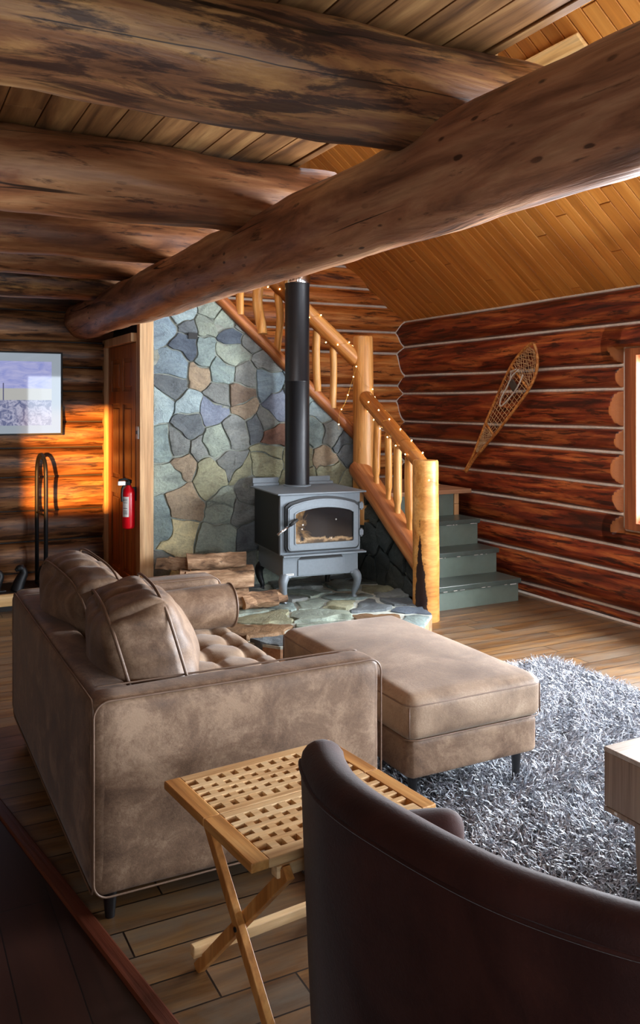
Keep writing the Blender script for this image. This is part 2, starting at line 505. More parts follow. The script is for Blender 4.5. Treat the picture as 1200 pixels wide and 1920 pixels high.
def entry_floor_mat():
    m = NT('dark_plank_floor', 0.42, 0, 0.4)
    tc = m.n('ShaderNodeTexCoord').outputs['Object']
    rot = m.n('ShaderNodeMapping', {'Vector': tc, 'Rotation': (0, 0, R(90)), 'Location': (0, -0.001, 0)}).outputs[0]
    br = m.n('ShaderNodeTexBrick', {'Vector': rot, 'Color1': (0, 0, 0, 1), 'Color2': (1, 1, 1, 1), 'Mortar': (0, 0, 0, 1), 'Scale': 1.0, 'Mortar Size': 0.002, 'Bias': 0.0, 'Brick Width': 1.9, 'Row Height': 0.152}, offset=0.4)
    v1 = m.n('ShaderNodeMapping', {'Vector': tc, 'Scale': (9, 0.9, 1)}).outputs[0]
    n1 = m.noise(v1, 1, 6, 0.65, 0.6)
    col = m.ramp(n1, [(0.3, '20100c'), (0.7, '3a2018')])
    col = m.mix(0.5, col, m.ramp(br.outputs['Color'], [(0.0, (0.6, 0.6, 0.6, 1)), (1.0, (1.2, 1.15, 1.1, 1))]), 'MULTIPLY')
    col = m.mix(br.outputs['Fac'], col, lin('0c0605'))
    m.bump(m.math('MULTIPLY', br.outputs['Fac'], -1.0), 0.3, 0.004)
    return m.done(col)


# ------------------------------------------------------------------ the setting: floor
WR, WB, WW = 4.56, 7.08, 6.1      # right log wall, back log wall, stone wall planes
me = MB()
me.box((-3.2, -2.8, -0.12), (4.8, 7.3, 0.0))
tag(me.build('floor', floor_mat()), 'worn honey and grey plank floor of the sitting room', 'floor', kind='structure')
# darker floor beyond the threshold strip
th0, th1 = Vector((0.73, 1.30, 0)), Vector((0.30, 3.92, 0))
dd = (th1 - th0).normalized()
pp = MB()
a_, b_ = th0 - dd * 3.9, th1 + dd * 0.2
pp.prism([(-3.15, -2.75), (a_.x, -2.6), (th0.x, th0.y), (b_.x, b_.y), (-3.15, b_.y)], 0.0, 0.006)
tag(pp.build('floor.001', entry_floor_mat()), 'dark brown plank floor left of the reddish threshold strip', 'floor', kind='structure')
L_ = (b_ - a_).length
q = MB().box((0, -0.024, 0.0), (L_, 0.024, 0.014), bev=0.006)
o = q.build('trim_1', M_THRESH)
o.location = a_
o.rotation_euler = (0, 0, math.atan2(dd.y, dd.x))
tag(o, 'long reddish threshold strip between the two plank floors', 'threshold strip', kind='structure')


# ------------------------------------------------------------------ log walls
def log_wall(mb, ch, zs, axis, lo, hi, face, bulge, step=0.06, gap=0.012, openings=(), cutend=None, chink=True, seed=0):
    """axis 'Y': wall plane x=face, logs run along y, room on the -x side; axis 'X': plane y=face, room on the -y side."""
    NS = 12
    for ci in range(len(zs) - 1):
        z0, z1 = zs[ci], zs[ci + 1]
        spans = [(lo, hi)]
        for (a, b, oz0, oz1) in openings:
            if oz0 < (z0 + z1) / 2 < oz1:
                ns = []
                for s0, s1 in spans:
                    if b <= s0 or a >= s1: ns.append((s0, s1)); continue
                    if a > s0: ns.append((s0, a))
                    if b < s1: ns.append((b, s1))
                spans = ns
        rnd = random.random()
        oz_ = openings[0][2:] if openings else (0, 0)
        strad = bool(openings) and bool(cutend) and ((z0 < oz_[0] < z1) or (z0 < oz_[1] < z1))
        for s0, s1 in spans:
            ts = list(np.arange(s0, s1, step)) + [s1]
            if strad: ts = sorted(set([t for t in ts if abs(t - cutend) > 0.16] + [cutend + k * 0.008 for k in range(-2, 21)]))
            ends = [e for e in (s0, s1) if cutend and abs(e - cutend) < 1e-6]
            if ends:
                e = ends[0]
                ts = sorted(set([t for t in ts if abs(t - e) > 0.16] + [e + k * 0.008 * (1 if e == s0 else -1) for k in range(21)]))
            vs, fs, cu = [], [], []
            for ti, t in enumerate(ts):
                w = 0.010 * noise.noise(Vector((t * 0.8, ci * 3.1 + seed, 0)))
                w2 = 0.010 * noise.noise(Vector((t * 0.8, (ci + 1) * 3.1 + seed, 0)))
                a0 = z0 + gap * 0.5 + w
                a1 = z1 - gap * 0.5 + w2
                hh = (a1 - a0) / 2
                zc = (a0 + a1) / 2
                bb = min(bulge, hh * 0.74) * (1 + 0.12 * noise.noise(Vector((t * 0.7, ci * 7.7 + seed, 5))))
                for k in range(NS + 1):
                    ph = -PI / 2 + PI * k / NS
                    off = -0.012 + (bb + 0.012) * math.cos(ph) ** 0.85 + 0.004 * noise.noise(Vector((t * 3, ph * 1.5 + ci * 5, seed)))
                    z = zc + hh * math.sin(ph)
                    c = 0.0
                    if strad and oz_[0] - .03 < z < oz_[1] + .03:
                        lim = -0.004 if t <= cutend else -0.004 + 0.95 * (t - cutend)
                        if off > lim and t < cutend + .15: off = lim; c = 1.0
                    if ends:
                        lim = -0.004 + 0.95 * abs(t - ends[0])
                        if off > lim: off = lim; c = 1.0
                    cu.append(c)
                    if axis == 'Y': vs.append((face - off, t, z))
                    else: vs.append((t, face - off, z))
            for i in range(len(ts) - 1):
                for k in range(NS):
                    p, q_ = i * (NS + 1) + k, (i + 1) * (NS + 1) + k
                    fs.append((p, q_, q_ + 1, p + 1) if axis == 'X' else (p, p + 1, q_ + 1, q_))
            mb.add(vs, fs, rnd, cut=cu)
    # chinking ribbons between the logs
    if ch is not None:
        for ci in range(0, len(zs)):
            z = zs[ci]
            spans = [(lo, hi)]
            for (a, b, oz0, oz1) in openings:
                if oz0 - 0.0 < z < oz1:
                    ns = []
                    for s0, s1 in spans:
                        if b <= s0 or a >= s1: ns.append((s0, s1)); continue
                        if a > s0: ns.append((s0, a))
                        if b < s1: ns.append((b, s1))
                    spans = ns
            for s0, s1 in spans:
                ts = list(np.arange(s0, s1, step)) + [s1]
                vs, fs = [], []
                for t in ts:
                    w = 0.010 * noise.noise(Vector((t * 0.8, ci * 3.1 + seed, 0)))
                    hw = 0.014 * (1 + 0.35 * noise.noise(Vector((t * 4, ci * 9.1, seed))))
                    for k, (dz, of) in enumerate(((-hw * 1.2, -0.02), (-hw, 0.016), (0, 0.026), (hw, 0.016), (hw * 1.2, -0.02))):
                        if axis == 'Y': vs.append((face - of, t, z + w + dz))
                        else: vs.append((t, face - of, z + w + dz))
                for i in range(len(ts) - 1):
                    for k in range(4):
                        p, q_ = i * 5 + k, (i + 1) * 5 + k
                        fs.append((p, q_, q_ + 1, p + 1))
                ch.add(vs, fs)


def slab_with_holes(mb, axis, face, th, lo, hi, z0, z1, holes):
    """backing wall with rectangular openings"""
    cs = sorted(set([lo, hi] + [h[0] for h in holes] + [h[1] for h in holes]))
    for a, b in zip(cs[:-1], cs[1:]):
        hs = sorted([(h[2], h[3]) for h in holes if h[0] <= a + 1e-6 and h[1] >= b - 1e-6])
        z = z0
        for h0, h1 in hs + [(z1, z1)]:
            if h0 > z:
                if axis == 'Y': mb.box((face, a, z), (face + th, b, h0))
                else: mb.box((a, face, z), (b, face + th, h0))
            z = max(z, h1)


ZR = [0.0, 0.09, 0.347, 0.52, 0.75, 0.94, 1.168, 1.33, 1.60, 1.771, 2.055, 2.30]
OPR = [(2.80, 4.235, 0.64, 1.88), (0.1, 2.3, 0.3, 2.1), (-2.2, -0.4, 0.3, 2.1)]
WINR = [(2.86, 4.125, 0.70, 1.83), (0.1, 2.3, 0.3, 2.1), (-2.2, -0.4, 0.3, 2.1)]
mb, ch = MB(), MB()
log_wall(mb, ch, ZR, 'Y', -2.7, WB, WR, 0.085, openings=OPR, cutend=4.235, seed=3)
wr = tag(mb.build('wall_right', M_LOGR, smooth=True, angle=50), 'dark red stained log wall with pale chinking', 'wall', kind='structure')

ZB = [0.0, 0.2, 0.42, 0.60, 0.80, 1.02, 1.255, 1.53, 1.675, 1.99, 2.195, 2.44, 2.60, 2.80, 3.0, 3.22, 3.42]
mb2, ch2 = MB(), MB()
log_wall(mb2, ch2, ZB, 'X', 1.76, WR, WB, 0.08, seed=11)
wb = tag(mb2.build('wall_back', M_LOGB, smooth=True, angle=50), 'orange and brown log wall with white chinking behind the staircase', 'wall', kind='structure')


def bulge_at(z, zs, b):
    for i in range(len(zs) - 1):
        if zs[i] <= z <= zs[i + 1]:
            hh = (zs[i + 1] - zs[i]) / 2 - .006
            b = min(b, hh * .74)
            s = (z - (zs[i] + zs[i + 1]) / 2) / hh
            return -0.012 + (min(b, hh * 0.95) + 0.012) * max(0, 1 - s * s) ** 0.42
    return 0
pth = [(WR - max(bulge_at(z, ZR, .085), .02) + .004, WB - max(bulge_at(z, ZB, .08), .02) + .004, z) for z in np.arange(0.8, 2.33, 0.02)]
ch.tube(pth, 0.013, 6)
# white chinking round the window frame
for a, b in (((4.225, 0.655), (4.225, 1.89)), ((4.225, 1.89), (2.78, 1.89)), ((4.225, 0.655), (2.78, 0.655))):
    ch.tube([(WR - 0.012, a[0], a[1]), (WR - 0.012, b[0], b[1])], 0.024, 8)
ch.build('chinking', M_CHINK, wr, smooth=True)
ch2.build('chinking', M_CHINK, wb, smooth=True)

mb = MB()
slab_with_holes(mb, 'Y', WR, 0.2, -2.8, WB + .2, 0, 2.34, WINR)
mb.build('wall_right_core', M_WALL, wr)
mb = MB()
mb.box((-3.2, WB, 0), (WR + .2, WB + 0.2, 5.6))
mb.build('wall_back_core', M_WALL, wb)

# window frame seen at the right edge
f = MB()
y0, y1, z0, z1 = 2.86, 4.115, 0.70, 1.83
for a, b in (((WR - .035, y1 - .005, z0 - .05), (WR + .12, y1 + .095, z1 + .05)), ((WR - .035, y0 - .06, z0 - .05), (WR + .12, y0 + .005, z1 + .05)), ((WR - .035, y0, z0 - .05), (WR + .12, y1, z0)), ((WR - .035, y0, z1), (WR + .12, y1, z1 + .05))):
    f.box((a[0] - .02, a[1], a[2]), b, bev=0.004)
for yy in (2.5,):
    pass
M_WINF = wood('window_frame_pine', '5a2c1a', '8a4c2c', 'a8643c', 'Z', streak=0.5, stain=0.0, rough=0.5, knots=0.9, cross=8, bump=0.1)
wf = tag(f.build('window_1', M_WINF), 'reddish pine window frame at the right edge of the log wall', 'window', kind='structure')
s_ = MB()
for a, b in (((WR + .05, y1 - .05, z0), (WR + .08, y1, z1)), ((WR + .05, y0, z0), (WR + .08, y0 + .05, z1)), ((WR + .05, y0, z0), (WR + .08, y1, z0 + .05)), ((WR + .05, y0, z1 - .05), (WR + .08, y1, z1))):
    s_.box(a, b)
s_.build('sash', M_WHITE, wf)
g = NT('window_glass', 0.02)
g.b.inputs['Transmission Weight'].default_value = 1
g.b.inputs['IOR'].default_value = 1.1
M_GLASS = g.done((1, 1, 1, 1))
for i, (a, b, c, d) in enumerate(WINR[1:]):
    f = MB()
    f.box((WR, a, c), (WR + .1, a + .05, d)); f.box((WR, b - .05, c), (WR + .1, b, d))
    f.box((WR, a, c), (WR + .1, b, c + .05)); f.box((WR, a, d - .05), (WR + .1, b, d))
    f.box((WR + .02, (a + b) / 2 - .025, c), (WR + .08, (a + b) / 2 + .025, d))
    tag(f.build('window_%d' % (i + 2), M_WINF), 'large pine framed window in the log wall beside the seating' if i == 0 else 'pine framed window in the log wall behind the viewer', 'window', kind='structure')

# old log wall with the screen (left part of the back wall)
ZK = [0.0, 0.17, 0.42, 0.66, 0.93, 1.16, 1.36, 1.60, 1.80, 2.0, 2.24, 2.5]
mb = MB()
log_wall(mb, None, ZK, 'X', -3.1, 1.72, WB - .04, 0.07, gap=0.006, seed=23)
wk = tag(mb.build('wall_left', M_LOGK, smooth=True, angle=50), 'aged brown log wall behind the screen and the iron hoop', 'wall', kind='structure')
mb = MB().box((-3.1, WB - .035, 0), (1.76, WB, 2.6))
mb.build('dark_joint', M_CLOSET, wk)

# off-view walls that close the room
mb = MB()
slab_with_holes(mb, 'Y', -3.2, 0.15, -2.8, WB + .2, 0, 2.6, [])
tag(mb.build('wall_far_left', M_WALL), 'brown side wall of the kitchen side', 'wall', kind='structure')
mb = MB()
SUNH = (-2.40, -1.70, 1.24, 2.03)
slab_with_holes(mb, 'X', -2.8, 0.15, -3.2, 4.8, 0, 5.6, [SUNH, (-1.3, -0.0, 0.85, 2.05), (2.42, 3.40, 0.6, 2.02)])
tag(mb.build('wall_rear', M_WALL), 'brown wall behind the viewer with three windows', 'wall', kind='structure')

# added unseen slab behind the viewer: keeps the low sun off all but one rear window
mb = MB().box((-2.62, -6.6, 0), (3.2, -6.0, 3.2))
ob = tag(mb.build('sun_blocker', M_WALL), 'added unseen brown slab that blocks the low sun', 'wall', kind='structure')

# ------------------------------------------------------------------ ceilings
PITCH = 0.8
UE, ZE = 4.56, 2.29


def zs_(u): return ZE + PITCH * (UE - u)


def plank_field(mb, O, dL, dW, nrm, L, widths, minl, maxl, th=0.018, gap=0.0022, cham=0.004, holes=None):
    """boards with chamfered edges; O corner, dL board direction, dW across, nrm toward the room"""
    w = 0.0
    O, dL, dW, nrm = Vector(O), Vector(dL), Vector(dW), Vector(nrm)
    for wd_ in widths:
        s = -random.uniform(0, maxl * 0.8)
        while s < L:
            e = s + random.uniform(minl, maxl)
            a, b = max(0, s), min(L, e)
            s = e
            if b - a < 0.03: continue
            if holes and holes(w + wd_ / 2, a, b):
                segs = holes(w + wd_ / 2, a, b)
            else:
                segs = [(a, b)]
            for a, b in segs:
                r = random.random()
                A, B = a + gap, b - gap
                C, D = w + gap, w + wd_ - gap
                P = []
                for (x, y, z) in ((A, C, 0), (B, C, 0), (B, D, 0), (A, D, 0), (A, C, th - cham), (B, C, th - cham), (B, D, th - cham), (A, D, th - cham), (A + cham, C + cham, th), (B - cham, C + cham, th), (B - cham, D - cham, th), (A + cham, D - cham, th)):
                    P.append(O + dL * x + dW * y + nrm * z)
                mb.add(P, [(0, 1, 2, 3), (0, 4, 5, 1), (1, 5, 6, 2), (2, 6, 7, 3), (3, 7, 4, 0), (4, 8, 9, 5), (5, 9, 10, 6), (6, 10, 11, 7), (7, 11, 8, 4), (8, 11, 10, 9)], r)
        w += wd_


# right roof slope: local X runs down the slope
u_top = 0.9
slope_len = (UE - u_top) * math.sqrt(1 + PITCH ** 2)
cs_, sn_ = 1 / math.sqrt(1 + PITCH ** 2), PITCH / math.sqrt(1 + PITCH ** 2)
SKY = (3.83, 4.75, 2.35, 3.085)      # v0, v1, u0, u1 of the skylight in the right slope


def sky_holes(y, a, b):
    v = 7.2 - y
    if SKY[0] < v < SKY[1]:
        x0, x1 = (SKY[2] - u_top) / cs_, (SKY[3] - u_top) / cs_
        return [s for s in ((a, min(b, x0)), (max(a, x1), b)) if s[1] - s[0] > 0.03] or [(0, 0.001)]
    return None


mb = MB()
nb = int(10.0 / 0.096)
plank_field(mb, (0, 0, 0), (1, 0, 0), (0, -1, 0), (0, 0, -1), slope_len, [0.096] * nb, 0.9, 3.2, holes=sky_holes)
ceil = mb.build('ceiling', M_SLOPE)
ceil.location = (u_top, 7.2, zs_(u_top) + 0.02)
ceil.rotation_euler = (0, math.atan(PITCH), 0)
tag(ceil, 'sloping ceiling of narrow honey coloured boards on the right', 'ceiling', kind='structure')
M_ROOFBACK = plain('roof_backing_gold', 'c89048', 0.6)
mb = MB()
x0, x1 = (SKY[2] - u_top) / cs_, (SKY[3] - u_top) / cs_
for a, b, c, d in ((0, x0, 0, 10.0), (x1, slope_len + .15, 0, 10.0), (x0, x1, 0, 7.2 - SKY[1]), (x0, x1, 7.2 - SKY[0], 10.0)):
    mb.box((a, -c, 0.0), (b, -d, 0.12))
mb.build('ceiling_backing', M_ROOFBACK, ceil, world=False)
# left roof slope and the loft end walls, closing the roof (with a long ridge skylight)
mb = MB()
zt = zs_(u_top)
mb.prism([(-3.3, 2.55), (-3.3, 2.7), (0.35, zt + .25), (0.35, zt + .1)], -2.8, 7.2, Matrix(((1, 0, 0, 0), (0, 0, 1, 0), (0, 1, 0, 0), (0, 0, 0, 1))))
tag(mb.build('ceiling.001', M_ROOFBACK), 'left roof slope above the loft', 'ceiling', kind='structure')
# deck of the loft
mb = MB()
nb = int(4.8 / 0.135)
plank_field(mb, (1.60, -2.6, 2.575), (0, 1, 0), (-1, 0, 0), (0, 0, -1), 9.6, [0.135] * nb, 2.0, 4.5, th=0.025, gap=0.0014, cham=0.002)
dk = tag(mb.build('ceiling.002', M_DECK), 'flat brown board ceiling above the joists', 'ceiling', kind='structure')
mb = MB().box((-3.15, -2.6, 2.575), (1.60, 7.05, 2.62))
mb.build('deck_backing', M_CLOSET, dk)
mb = MB().box((1.602, -2.6, 2.545), (1.64, 7.05, 2.66), bev=0.004)
tag(mb.build('trim_2', M_DECK), 'edge board of the loft deck', 'trim', kind='structure')
# pale purlin and skylight lining
mb = MB()
n3 = Vector((-sn_, 0, -cs_))
mb.box((3.165, 3.25, 0), (3.42, 3.95, 0.022))
pv = [Vector(p) for p in mb.v]
mb.v = [tuple(Vector((p.x, p.y, zs_(p.x))) + n3 * (0.02 + p.z)) for p in pv]
tag(mb.build('trim_3', M_PINEX), 'pale yellow purlin board on the sloping ceiling', 'trim', kind='structure')
mb = MB()
for (a, b) in (((SKY[2], SKY[0]), (SKY[3], SKY[0] - .03)), ((SKY[2], SKY[1]), (SKY[3], SKY[1] + .03)), ((SKY[2] - .03, SKY[0]), (SKY[2], SKY[1])), ((SKY[3], SKY[0]), (SKY[3] + .03, SKY[1]))):
    m2 = MB().box((a[0], a[1], 0), (b[0], b[1], 0.22))
    m2.v = [tuple((p[0], p[1], zs_(p[0]) - 0.03 + p[2])) for p in m2.v]
    mb.add(m2.v, m2.f)
tag(mb.build('window_4', M_PINEX), 'small skylight frame high in the sloping ceiling', 'window', kind='structure')


# ------------------------------------------------------------------ beams
def log_obj(name, p0, p1, r0, r1, mat, wob=0.07, parent=None, seg=28, step=0.07, seed=0.0, bend=0.0, knobs=()):
    p0, p1 = Vector(p0), Vector(p1)
    L = (p1 - p0).length
    n = max(6, int(L / step))
    pts, rad = [], []
    for i in range(n + 1):
        t = i / n
        x = L * t
        pts.append((x, bend * math.sin(PI * t) + 0.012 * noise.noise(Vector((x * .9, seed, 2))), 0.012 * noise.noise(Vector((x * .9, seed, 9)))))
        r = r0 + (r1 - r0) * t
        for kx, kh, kw in knobs:
            r += kh * math.exp(-((x - kx) / kw) ** 2)
        rad.append(r)
    # rounded ends
    e = 0.012
    pts = [(pts[0][0] - e, pts[0][1], pts[0][2])] + pts + [(pts[-1][0] + e, pts[-1][1], pts[-1][2])]
    rad = [rad[0] * 0.93] + rad + [rad[-1] * 0.93]
    m = MB().tube(pts, rad, seg, wob=wob, seed=seed)
    o = m.build(name, mat, parent, smooth=True, world=False, angle=55)
    d = (p1 - p0).normalized()
    loc = p0 - (parent_loc(parent) if parent else Vector((0, 0, 0)))
    o.matrix_local = Matrix.Translation(loc) @ d.to_track_quat('X', 'Z').to_matrix().to_4x4()
    return o


ub = 1.49
o = log_obj('beam', (ub, -2.6, 2.17), (ub - .03, 6.95, 2.165), 0.160, 0.148, M_BEAM, wob=0.09, seed=1.3, seg=40, step=0.05)
tag(o, 'long thick reddish brown log beam running away under the joist ends', 'beam', kind='structure')
JO = [(2.06, 2.385, 0.158, M_JOIST, 1.88, 'nearest dark mottled log joist under the loft boards'), (3.40, 2.385, 0.158, M_JOIST2, 1.80, 'second log joist, smooth orange brown'), (4.72, 2.43, 0.138, M_JOIST2, 1.72, 'third log joist with dark streaks'), (5.48, 2.42, 0.128, M_JOIST2, 1.68, 'fourth log joist toward the back'), (6.02, 2.35, 0.13, M_JOIST, 1.62, 'farthest thin log joist near the log wall'), (0.72, 2.39, 0.158, M_JOIST, 1.85, 'log joist above the viewer')]
for k, (v, z, r, m_, ue, lab) in enumerate(JO):
    o = log_obj('ceiling_joist', (-3.05, v, z), (ue, v, z), r, r * 0.97, m_, wob=0.11, seed=5.0 + 3 * k, seg=36, step=0.05)
    tag(o, lab, 'joist')

# ------------------------------------------------------------------ stone work
PAL = {'b': '8ba0ac', 'lb': 'a2b6ba', 'g': '98a498', 'dg': '687074', 'db': '5c6876', 'bg': '8a9c9a', 't': 'a08f78', 'gr': '848986', 'p': '808a9c', 'br': '857464', 'r': '7a5a4c', 'o': '9c9c80', 'y': 'd8cca0', 'k': '3e4442', 'dk': '4a4f4a', 'rust': '86684a'}  # yellow and olive tones raised to paint in light on the lower stones


def clip(poly, p, n):
    out = []
    for i in range(len(poly)):
        a, b = poly[i], poly[(i + 1) % len(poly)]
        da, db = (a[0] - p[0]) * n[0] + (a[1] - p[1]) * n[1], (b[0] - p[0]) * n[0] + (b[1] - p[1]) * n[1]
        if da <= 0: out.append(a)
        if da * db < 0:
            t = da / (da - db)
            out.append((a[0] + (b[0] - a[0]) * t, a[1] + (b[1] - a[1]) * t))
    return out


def stones(mb, seeds, dom, tomap, h=0.04, gap=0.011, rough=0.010):
    for i, (x, y, k) in enumerate(seeds):
        poly = list(dom)
        for j, (x2, y2, _) in enumerate(seeds):
            if j == i: continue
            d = (x2 - x, y2 - y)
            ln = math.hypot(*d)
            if ln < 1e-6 or ln > 1.6: continue
            n = (d[0] / ln, d[1] / ln)
            poly = clip(poly, ((x + x2) / 2 - n[0] * gap * .5, (y + y2) / 2 - n[1] * gap * .5), n)
            if len(poly) < 3: break
        if len(poly) < 3: continue
        def wp(a):
            w_ = 1.0
            for q0, q1 in zip(dom, list(dom[1:]) + [dom[0]]):
                ex, ey = q1[0] - q0[0], q1[1] - q0[1]
                dist = abs((a[0] - q0[0]) * ey - (a[1] - q0[1]) * ex) / math.hypot(ex, ey)
                w_ = min(w_, dist / .08)
            return (a[0] + w_ * (.060 * noise.noise(Vector((a[0] * 4.3, a[1] * 4.3, 3.3))) + .022 * noise.noise(Vector((a[0] * 12, a[1] * 12, 7)))),
                    a[1] + w_ * (.060 * noise.noise(Vector((a[0] * 4.3, a[1] * 4.3, 9.1))) + .022 * noise.noise(Vector((a[0] * 12, a[1] * 12, 17)))))
        # inset, subdivide and roughen the outline
        cx = sum(p[0] for p in poly) / len(poly)
        cy = sum(p[1] for p in poly) / len(poly)
        ring = []
        for a, b in zip(poly, poly[1:] + poly[:1]):
            L = math.hypot(b[0] - a[0], b[1] - a[1])
            m = max(1, int(L / 0.025))
            for s in range(m):
                t = s / m
                ring.append(wp((a[0] + (b[0] - a[0]) * t, a[1] + (b[1] - a[1]) * t)))
        rr = []
        for a in ring:
            nx = noise.noise(Vector((a[0] * 14, a[1] * 14, i))) * rough
            ny = noise.noise(Vector((a[0] * 14, a[1] * 14, i + 50))) * rough
            dx, dy = a[0] - cx, a[1] - cy
            L = math.hypot(dx, dy) + 1e-6
            q_ = rough * (0.3 + 0.5 * noise.noise(Vector((a[0] * 9, a[1] * 9, i + 9))))
            rr.append((a[0] + nx - dx / L * q_, a[1] + ny - dy / L * q_))
        n = len(rr)
        hh = h * random.uniform(0.7, 1.25)
        tx, ty = random.uniform(-.06, .06), random.uniform(-.06, .06)
        vs, fs = [], []
        for (sc, hz) in ((1.0, -0.02), (1.0, hh * 0.7), (0.985, hh * 0.95), (0.95, hh * 1.0), (0.65, hh * 1.03), (0.33, hh * 1.03)):
            for a in rr:
                px, py = cx + (a[0] - cx) * sc, cy + (a[1] - cy) * sc
                dz = 0
                if hz > 0:
                    dz = 0.014 * noise.noise(Vector((px * 7, py * 7, i * 3))) + 0.008 * abs(noise.noise(Vector((px * 20, py * 9, i)))) + (px - cx) * tx + (py - cy) * ty
                vs.append(tomap(px, py, hz + dz))
        vs.append(tomap(cx, cy, hh * 1.05))
        for r_ in range(5):
            for j in range(n):
                fs.append((r_ * n + j, r_ * n + (j + 1) % n, (r_ + 1) * n + (j + 1) % n, (r_ + 1) * n + j))
        for j in range(n):
            fs.append((5 * n + j, 5 * n + (j + 1) % n, 6 * n))
        c = lin(PAL[k])
        j_ = random.uniform(0.88, 1.12)
        mb.add(vs, fs, random.random(), (c[0] * j_, c[1] * j_, c[2] * j_))


SEEDS = [(1.85,2.05,'b'),(2.01,2.17,'lb'),(2.20,2.24,'g'),(2.03,2.08,'dg'),(2.02,1.93,'db'),(1.92,1.79,'b'),(2.18,2.09,'g'),(2.17,1.89,'bg'),(2.11,1.70,'t'),(2.35,2.13,'g'),(2.48,2.10,'gr'),(2.41,2.00,'db'),(2.55,2.00,'gr'),(2.41,1.88,'g'),(2.33,1.74,'bg'),(2.46,1.70,'gr'),(2.66,1.83,'gr'),(2.67,1.66,'b'),(1.83,1.50,'lb'),(1.92,1.64,'dg'),(2.02,1.51,'lb'),(2.24,1.46,'p'),(2.27,1.58,'gr'),(2.43,1.59,'br'),(2.47,1.47,'t'),(2.75,1.48,'p'),(2.67,1.39,'gr'),(2.57,1.34,'dg'),(2.05,1.32,'dg'),(2.41,1.30,'gr'),(1.83,1.19,'bg'),(2.25,1.23,'g'),(2.12,1.18,'gr'),(2.70,1.27,'r'),(1.98,1.21,'gr'),(2.66,1.14,'o'),(1.87,0.99,'g'),(1.99,1.06,'t'),(2.22,0.93,'o'),(2.04,0.76,'t'),(2.29,0.73,'g'),(1.97,0.51,'y'),(2.27,0.47,'g'),(1.81,0.64,'bg'),(2.42,1.04,'gr'),(2.31,0.77,'g'),(2.45,1.02,'o'),(2.65,1.08,'o'),(3.16,1.45,'lb'),(3.09,1.27,'bg'),(3.25,1.27,'gr'),(3.36,1.20,'dg'),(3.20,1.06,'t'),(3.42,1.09,'dg'),(3.44,0.89,'o'),(3.25,0.96,'o'),(2.46,0.67,'gr'),(2.50,0.47,'dg'),(2.68,0.24,'g'),(2.96,0.22,'g'),(3.20,0.18,'gr'),(2.46,0.26,'gr'),(2.24,0.20,'g'),(1.99,0.19,'y'),(2.98,1.58,'bg'),(2.96,0.90,'o'),(2.86,0.65,'gr'),(3.15,0.68,'gr'),(3.34,0.58,'gr'),(3.39,0.27,'gr'),(2.96,1.75,'b'),(2.96,1.11,'o'),(2.55,0.83,'gr'),(1.83,0.24,'gr'),(1.95,2.34,'g'),(2.1,2.4,'b')]
DOMF = [(1.765, 0), (3.47, 0), (3.47, 1.19), (2.0, 2.50), (1.765, 2.50)]
mb = MB().prism([(x, y) for x, y in DOMF], -0.016, 0.1, Matrix(((1, 0, 0, 0), (0, 0, 1, WW), (0, 1, 0, 0), (0, 0, 0, 1))))
ws = tag(mb.build('wall_stone', M_MORTAR), 'tall fieldstone wall of blue grey and tan slabs behind the stove', 'stone wall', kind='structure')
mb = MB()
stones(mb, SEEDS, DOMF, lambda x, y, h: (x, WW - h, y), 0.032, gap=0.006, rough=0.008)
mb.build('stones', M_STONE, ws, smooth=True, angle=40)
mb = MB().box((2.0, WW - .012 - .03, 1.955), (2.07, WW - .02, 2.0))
mb.box((2.0, WW - .1, 1.955), (2.07, WW - .03, 2.0)) if False else None
mb.v = [(p[0] + .03, p[1] - .006, p[2] + .03) for p in mb.v]
mb.build('vent_hole', M_BLACK, ws)

# side wall of the lower stair flight
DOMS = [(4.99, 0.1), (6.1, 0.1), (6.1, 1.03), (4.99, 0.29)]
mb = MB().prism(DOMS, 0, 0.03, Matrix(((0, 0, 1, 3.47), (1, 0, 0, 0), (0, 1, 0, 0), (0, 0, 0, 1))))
wsd = tag(mb.build('wall_stone_side', M_MORTAR), 'stone wall beside the stove under the lower stair rail, shade painted into its stones', 'stone wall', kind='structure')
random.seed(12)
sd = [(5.04, .16, 'dk'), (5.15, .3, 'k'), (5.2, .14, 'k'), (5.35, .36, 'k'), (5.42, .17, 'dk'), (5.55, .5, 'k'), (5.62, .27, 'k'), (5.78, .66, 'dk'), (5.82, .42, 'k'), (5.85, .18, 'k'), (5.98, .85, 'k'), (6.02, .55, 'dk'), (6.05, .28, 'k'), (5.9, .75, 'dk')]  # dark stone tones paint in the shade on this side wall
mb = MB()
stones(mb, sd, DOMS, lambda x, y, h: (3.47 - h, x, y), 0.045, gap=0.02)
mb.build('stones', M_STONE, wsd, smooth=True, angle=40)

# hearth
HP = [(1.765, 6.1), (1.765, 5.05), (1.88, 4.70), (2.05, 4.47), (2.35, 4.33), (2.88, 4.31), (3.25, 4.68), (3.44, 5.35), (3.44, 6.1)]
mb = MB().prism(HP[::-1], 0.0, 0.088)
he = tag(mb.build('stone_hearth', M_RAW), 'low flagstone hearth with raw board sides under the wood stove', 'hearth')
random.seed(5)
hs = []
tries = 0
while len(hs) < 42 and tries < 4000:
    tries += 1
    x, y = random.uniform(1.8, 3.42), random.uniform(4.33, 6.08)
    if all(math.hypot((x - a) * 0.8, (y - b) * 1.25) > 0.19 for a, b, _ in hs):
        hs.append((x, y, random.choice(['g', 'gr', 'dg', 'bg', 'g', 'o', 'gr', 'dk'])))
for x, y, k in ((2.05, 4.86, 'rust'), (2.88, 4.78, 'rust'), (2.3, 4.5, 'g'), (3.12, 4.6, 'bg'), (3.2, 4.82, 'db'), (2.6, 4.95, 'g')):
    hs = [s for s in hs if math.hypot(s[0] - x, s[1] - y) > 0.2] + [(x, y, k)]
